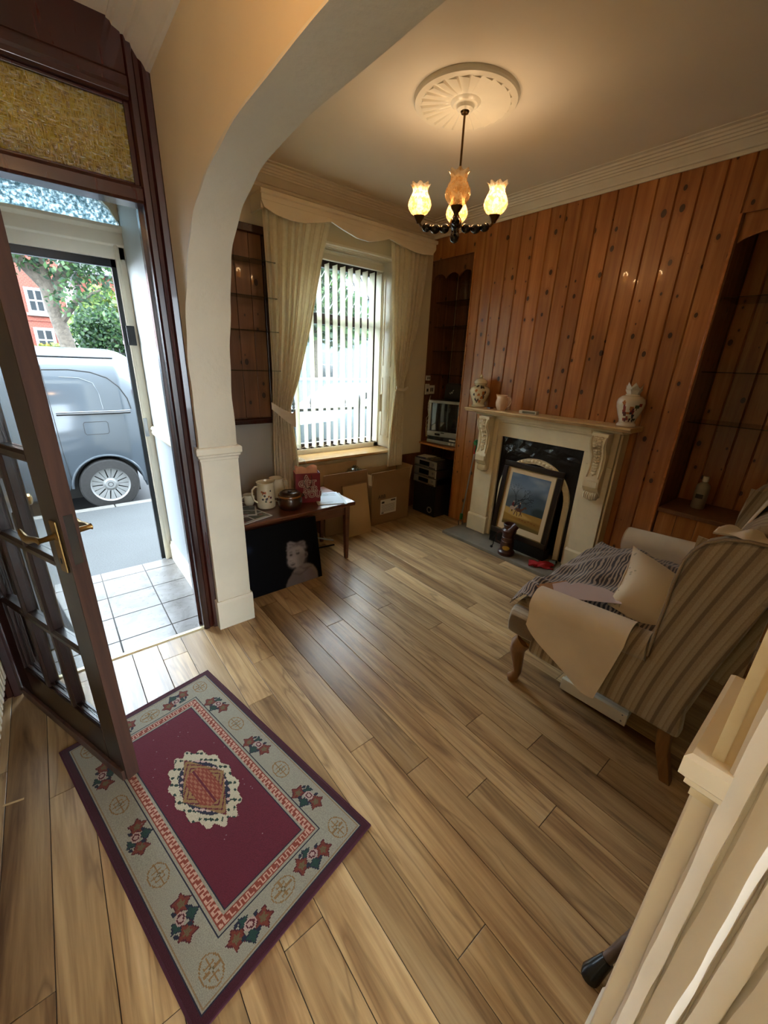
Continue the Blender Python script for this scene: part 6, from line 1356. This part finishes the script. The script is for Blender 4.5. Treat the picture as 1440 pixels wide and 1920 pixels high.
# ---- iron railing before the window
IR=thing('iron_railing','black iron railing with spear tips outside the window','railing',(2.3,4.05,PZ))
obj('rail_bar',MB().box(-1.2,2.4,-.012,.012,1.22,1.25),'black_iron',IR); obj('rail_bar',MB().box(-1.2,2.4,-.012,.012,.18,.21),'black_iron',IR)
p0=None
for i in range(17):
    x=-1.12+.218*i
    if p0 is None: p0=obj('bar',MB().tube([(0,0,.0),(0,0,1.25)],.009,8).lathe([(.009,1.25),(.018,1.27),(.014,1.29),(.022,1.31),(.012,1.35),(0,1.40)],10),'black_iron',IR); p0.location=(x,0,0)
    else: inst('bar',p0,IR,(x,0,0))
# ---- across the road
m,nt,b=_new('brickwork'); bk_=N(nt,'TexBrick'); bk_.inputs['Scale'].default_value=4.4; bk_.inputs['Color1'].default_value=(*C('#642819'),1); bk_.inputs['Color2'].default_value=(*C('#552015'),1); bk_.inputs['Mortar'].default_value=(*C('#644c3e'),1); bk_.inputs['Mortar Size'].default_value=.012
tc=N(nt,'TexCoord'); mp=N(nt,'Mapping'); mp.inputs['Rotation'].default_value=(PI/2,0,0); L(nt,tc.outputs['Object'],mp.inputs[0]); L(nt,mp.outputs[0],bk_.inputs['Vector']); L(nt,bk_.outputs[0],b.inputs['Base Color']); b.inputs['Roughness'].default_value=.85
mat('pale_render','#4e585c',.8); mat('roof_slate','#292c32',.7,var=.15,vs=3); mat('sash_white','#68696a',.5); mat('dark_pane','#1c2023',.15); mat('sill_stone','#56534e',.8)
def house(nm,label,x0,x1,y,h,wins,mtl='brickwork',door=None):
    t=thing(nm,label,'house',((x0+x1)/2,y,RZ+.1)); a=(x1-x0)/2
    obj('wall',MB().box(-a,a,0,6,0,h),mtl,t); obj('roof',MB().prism([(-.25,h-.05),(6.25,h-.05),(3,h+2.0)],-a-.15,a+.15,'x'),'roof_slate',t); obj('gutter',MB().tube([(-a-.1,-.2,h-.04),(a+.1,-.2,h-.04)],.06,8),'black_iron',t)
    obj('string_course',MB().box(-a-.01,a+.01,-.03,0,h*.52,h*.52+.12),mtl,t); obj('chimney',MB().box(-a+.3,-a+1.1,2.4,3.4,h+.5,h+2.6),mtl,t)
    for (wx,wz,ww,wh) in wins:
        f_=obj('window',MB().box(wx-ww/2-.07,wx+ww/2+.07,-.05,.02,wz-.07,wz+wh+.07),'sash_white',t)
        for i in range(2):
            for j in range(2): obj('pane',MB().box(wx-ww/2+i*(ww/2)+.03,wx-ww/2+(i+1)*ww/2-.03,-.06,-.05,wz+j*wh/2+.03,wz+(j+1)*wh/2-.03),'dark_pane',f_)
        obj('sill',MB().box(wx-ww/2-.14,wx+ww/2+.14,-.12,.0,wz-.17,wz-.07),'sill_stone',t)
    return t
# house A (left in the doorway): front at y=22
house('brick_house','red brick house with white sash windows across the road',-6.5,1.35,22,5.4,[(.42+2.57,2.95+.21,.45,.75),(.45+2.57,1.55+.21,.5,.75),(-.1,3.1,.9,1.3),(-.1,.9,.9,1.4),(-2.6,3.1,.9,1.3)])
house('brick_house','orange brick house half hidden behind the ivy across the road',2.1,9.5,24,5.0,[(-2.35,2.75,.75,1.2),(-.2,2.75,.9,1.3),(2.2,2.75,.9,1.3),(-.2,.7,.9,1.4)])
house('rendered_house','pale rendered house seen through the window blind across the road',10.2,24,23,5.6,[(-4,3.0,1,1.4),(-1.5,3.0,1,1.4),(1.5,3.0,1,1.4),(4.5,3,1,1.4),(-3,.8,1,1.5),(2,.8,1,1.5)],'pale_render')
# tree, ivy, hedge
mat('bark','#423b32',.9,var=.25,vs=14,bs=12,bstr=.8,bdist=.05)
def leafmat(nm,cols):
    m,nt,b=_new(nm); vc=N(nt,'VertexColor',layer_name='Col'); L(nt,vc.outputs[0],b.inputs['Base Color']); b.inputs['Roughness'].default_value=.6
    tr=N(nt,'BsdfTranslucent'); L(nt,vc.outputs[0],tr.inputs[0]); mx=N(nt,'MixShader'); mx.inputs[0].default_value=.35; on=[n for n in nt.nodes if n.type=='OUTPUT_MATERIAL'][0]; L(nt,b.outputs[0],mx.inputs[1]); L(nt,tr.outputs[0],mx.inputs[2]); L(nt,mx.outputs[0],on.inputs[0])
leafmat('leaves',None)
GREENS=['#243820','#2c4525','#345028','#1e3423','#3b5629','#233c29']
YEL=['#506428','#5a6b2c','#445c26','#616b34']
def foliage(blobs,n,size,cols,seed,shell=.55):
    rs=np.random.RandomState(seed); mb=MB(); tot=sum(b[3]*b[4]*b[5] for b in blobs)
    V=[];F=[];Cc=[]
    for (cx,cy,cz,rx,ry,rz) in blobs:
        k=int(n*rx*ry*rz/tot)+1
        d=rs.normal(size=(k,3)); d/=np.linalg.norm(d,axis=1)[:,None]; r=(shell+(1-shell)*rs.rand(k,1))**.6; P=np.array([cx,cy,cz])+d*r*np.array([rx,ry,rz])
        a=rs.normal(size=(k,3)); a/=np.linalg.norm(a,axis=1)[:,None]; b=np.cross(a,rs.normal(size=(k,3))); b/=np.linalg.norm(b,axis=1)[:,None]
        s=size*(.6+.8*rs.rand(k,1)); o=len(V)
        for i in range(k):
            p=P[i]; A_=a[i]*s[i]; B_=b[i]*s[i]*.55; q=len(V)
            V+= [tuple(p-A_),tuple(p+B_),tuple(p+A_),tuple(p-B_)]; F.append((q,q+1,q+2,q+3)); c=C(cols[rs.randint(len(cols))]); Cc.append(c)
    mb.v=V; mb.f=F; mb.c=Cc; return mb
def qobj(name,mb,mt,par):   # no normal fixing for loose leaves
    me=bpy.data.meshes.new(name); me.from_pydata(mb.v,[],mb.f); ca=me.color_attributes.new('Col','FLOAT_COLOR','CORNER'); arr=np.ones((len(me.loops),4),np.float32); arr[:,:3]=np.repeat(np.array(mb.c,np.float32),4,axis=0); ca.data.foreach_set('color',arr.ravel())
    o=bpy.data.objects.new(name,me); COL.objects.link(o); me.materials.append(MATS[mt]); o.parent=par; o['kind']='stuff'; return o
TR=thing('street_tree','large leafy tree with a leaning grey trunk across the road','tree',(.59,11.8,RZ+.1))
obj('trunk',MB().tube([(.10,0,0),(.06,0,.9),(0,0,1.9),(-.10,0,2.6),(-.16,0,3.2),(-.20,0,4.2),(-.3,0,5.6)],[.24,.17,.14,.135,.125,.10,.05],16),'bark',TR,smooth=True)
obj('bough',MB().tube([(-.12,0,2.75),(.25,.1,3.4),(.8,.2,4.1),(1.4,.2,4.6)],[.13,.11,.08,.03],10),'bark',TR,smooth=True); obj('bough',MB().tube([(-.14,0,3.0),(-.55,-.1,3.5),(-1.2,0,4.2)],[.12,.09,.03],10),'bark',TR,smooth=True); obj('bough',MB().tube([(-.05,0,2.3),(.3,-.3,2.75),(.75,-.5,3.0)],[.08,.06,.02],8),'bark',TR,smooth=True)
qobj('foliage',foliage([(-.9,-.2,3.7,.9,.8,.6),(.2,-.3,3.6,.75,.7,.55),(.85,-.2,3.3,.65,.6,.5),(.15,-.6,2.75,.42,.4,.35),(.55,-.4,2.65,.45,.4,.35),(1.3,.1,4.1,.9,.9,.7),(0,0,4.8,1.8,1.4,1.0),(-1.6,0,4.4,1,1,.8),(.9,.6,5.4,1.5,1.3,1.0),(2.2,.4,4.6,.9,.9,.7)],17000,.055,GREENS,3,.2),'leaves',TR)
IV=thing('ivy_bush','dense ivy covered bush on the far pavement beside the tree','bush',(1.25,13.4,RZ+.1))
qobj('foliage',foliage([(-.12,0,1.7,.42,.5,1.0),(.4,0,1.9,.55,.5,1.0),(.1,.1,2.3,.5,.4,.45),(.8,.1,1.5,.45,.5,.9),(1.1,.1,1.3,.4,.4,.6)],8500,.055,GREENS,8,.35),'leaves',IV); obj('stems',MB().tube([(0,0,0),(.05,0,1),(.1,0,2)],.06,8).tube([(.5,0,0),(.5,0,1.2),(.45,0,2.2)],.05,8),'bark',IV)
YB=thing('pale_shrub','yellow green shrub behind the ivy across the road','shrub',(1.9,16.0,RZ+.1)); qobj('foliage',foliage([(0,0,2.9,.7,.6,.75),(.4,.2,2.4,.6,.5,.8),(-.5,0,2.4,.5,.5,.6)],2200,.10,YEL,12,.3),'leaves',YB); obj('stems',MB().tube([(0,0,0),(0,0,1.4),(.1,0,2.8)],.05,8).tube([(0,0,1.2),(-.4,0,2.6)],.03,6).tube([(0,0,1.4),(.45,.1,3.0)],.03,6),'bark',YB)  # leaves take the yellow green palette
HD=thing('flower_hedge','low yellow flowering hedge in front of the brick house','hedge',(.3,20.6,RZ+.1)); qobj('foliage',foliage([(-.9,0,1.55,.9,.35,.5),(.3,0,1.55,.9,.35,.45)],1600,.10,YEL+['#746429'],21,.3),'leaves',HD); obj('stems',MB().tube([(-.8,0,0),(-.8,0,1.4)],.05,6).tube([(.3,0,0),(.3,0,1.4)],.05,6),'bark',HD)
mat('blue_paint','#172038',.3,coat=.6)
BC=thing('blue_car','dark blue car roof showing beyond the van','car',(-.2,11.0,RZ))
mb=MB(); rows=[]
for x,tp in zip([-2,-1.85,-1.2,-.9,-.4,.4,1.0,1.6,1.9,2.0],[.6,.8,.95,1.0,1.5,1.62,1.60,1.3,.95,.6]):
    bl=min(tp-.03,.95); h=[(x,-.78,.2),(x,-.82,.5),(x,-.82,bl),(x,-.66,bl+(tp-bl)*.8),(x,0,tp)]; h+=[(x,-y,z) for _,y,z in reversed(h[:-1])]; rows.append(h)
n_=len(rows[0]); mb.v=[p for r in rows for p in r]
for i in range(len(rows)-1):
    for k in range(n_-1): mb.f.append((i*n_+k,i*n_+k+1,(i+1)*n_+k+1,(i+1)*n_+k))
mb.f.append(tuple(range(n_))); mb.f.append(tuple(range((len(rows)-1)*n_,len(rows)*n_)))
obj('body',mb,'blue_paint',BC,smooth=True,ang=40); obj('side_window',MB().add([(-.7,-.79,1.0),(1.3,-.79,1.0),(1.0,-.70,1.45),(-.3,-.70,1.45)],[(0,1,2,3)]),'van_glass',BC)
for xc in (-1.25,1.25): wheel(BC,xc,-.74,.30)
# far railings and low wall
FR=thing('garden_railing','grey garden railing on a low wall behind the parked van','railing',(2.6,12.6,RZ+.1)); obj('low_wall',MB().box(-1.9,2.0,-.1,.1,0,1.0),'sill_stone',FR); obj('rail_bar',MB().box(-1.9,2.0,-.015,.015,1.72,1.76),'black_iron',FR)
p0=None
for i in range(30):
    x=-1.85+.13*i
    if p0 is None: p0=obj('bar',MB().tube([(0,0,1.0),(0,0,1.86)],.014,6),'black_iron',FR); p0.location=(x,0,0)
    else: inst('bar',p0,FR,(x,0,0))
GP=thing('gate_pier','pale stone gate pier overgrown with ivy across the road','gate pier',(2.0,12.05,RZ+.1)); obj('shaft',MB().box(-.22,.22,-.22,.22,0,1.95),'sill_stone',GP,bevel=.02); obj('cap',MB().box(-.28,.28,-.28,.28,1.95,2.05),'sill_stone',GP,bevel=.02)
# trees seen through the front window
for (x,y,h_,s,lab) in ((8.6,15,5.2,31,'broad leafy tree seen through the left half of the window'),(14.6,16,5.6,33,'broad leafy tree seen through the right half of the window')):
    t=thing('street_tree',lab,'tree',(x,y,RZ+.1)); obj('trunk',MB().tube([(0,0,0),(.05,0,1.5),(0,0,3.2),(0,0,4.4)],[.28,.22,.18,.06],12),'bark',t,smooth=True)
    qobj('foliage',foliage([(0,0,h_*.72,2.2,1.6,1.3),(-1.2,0,h_*.6,1.4,1.2,1.0),(1.3,0,h_*.62,1.4,1.2,1.0),(0,0,h_,1.5,1.3,1.0)],4200,.15,GREENS,s,.25),'leaves',t)
GW=thing('garden_wall','low pale garden wall seen through the blind across the road','wall',(9,13.2,RZ+.1)); obj('rendered_wall',MB().box(-4.5,12,-.12,.12,0,1.1),'pale_render',GW); obj('coping',MB().box(-4.55,12.05,-.16,.16,1.1,1.18),'sill_stone',GW)
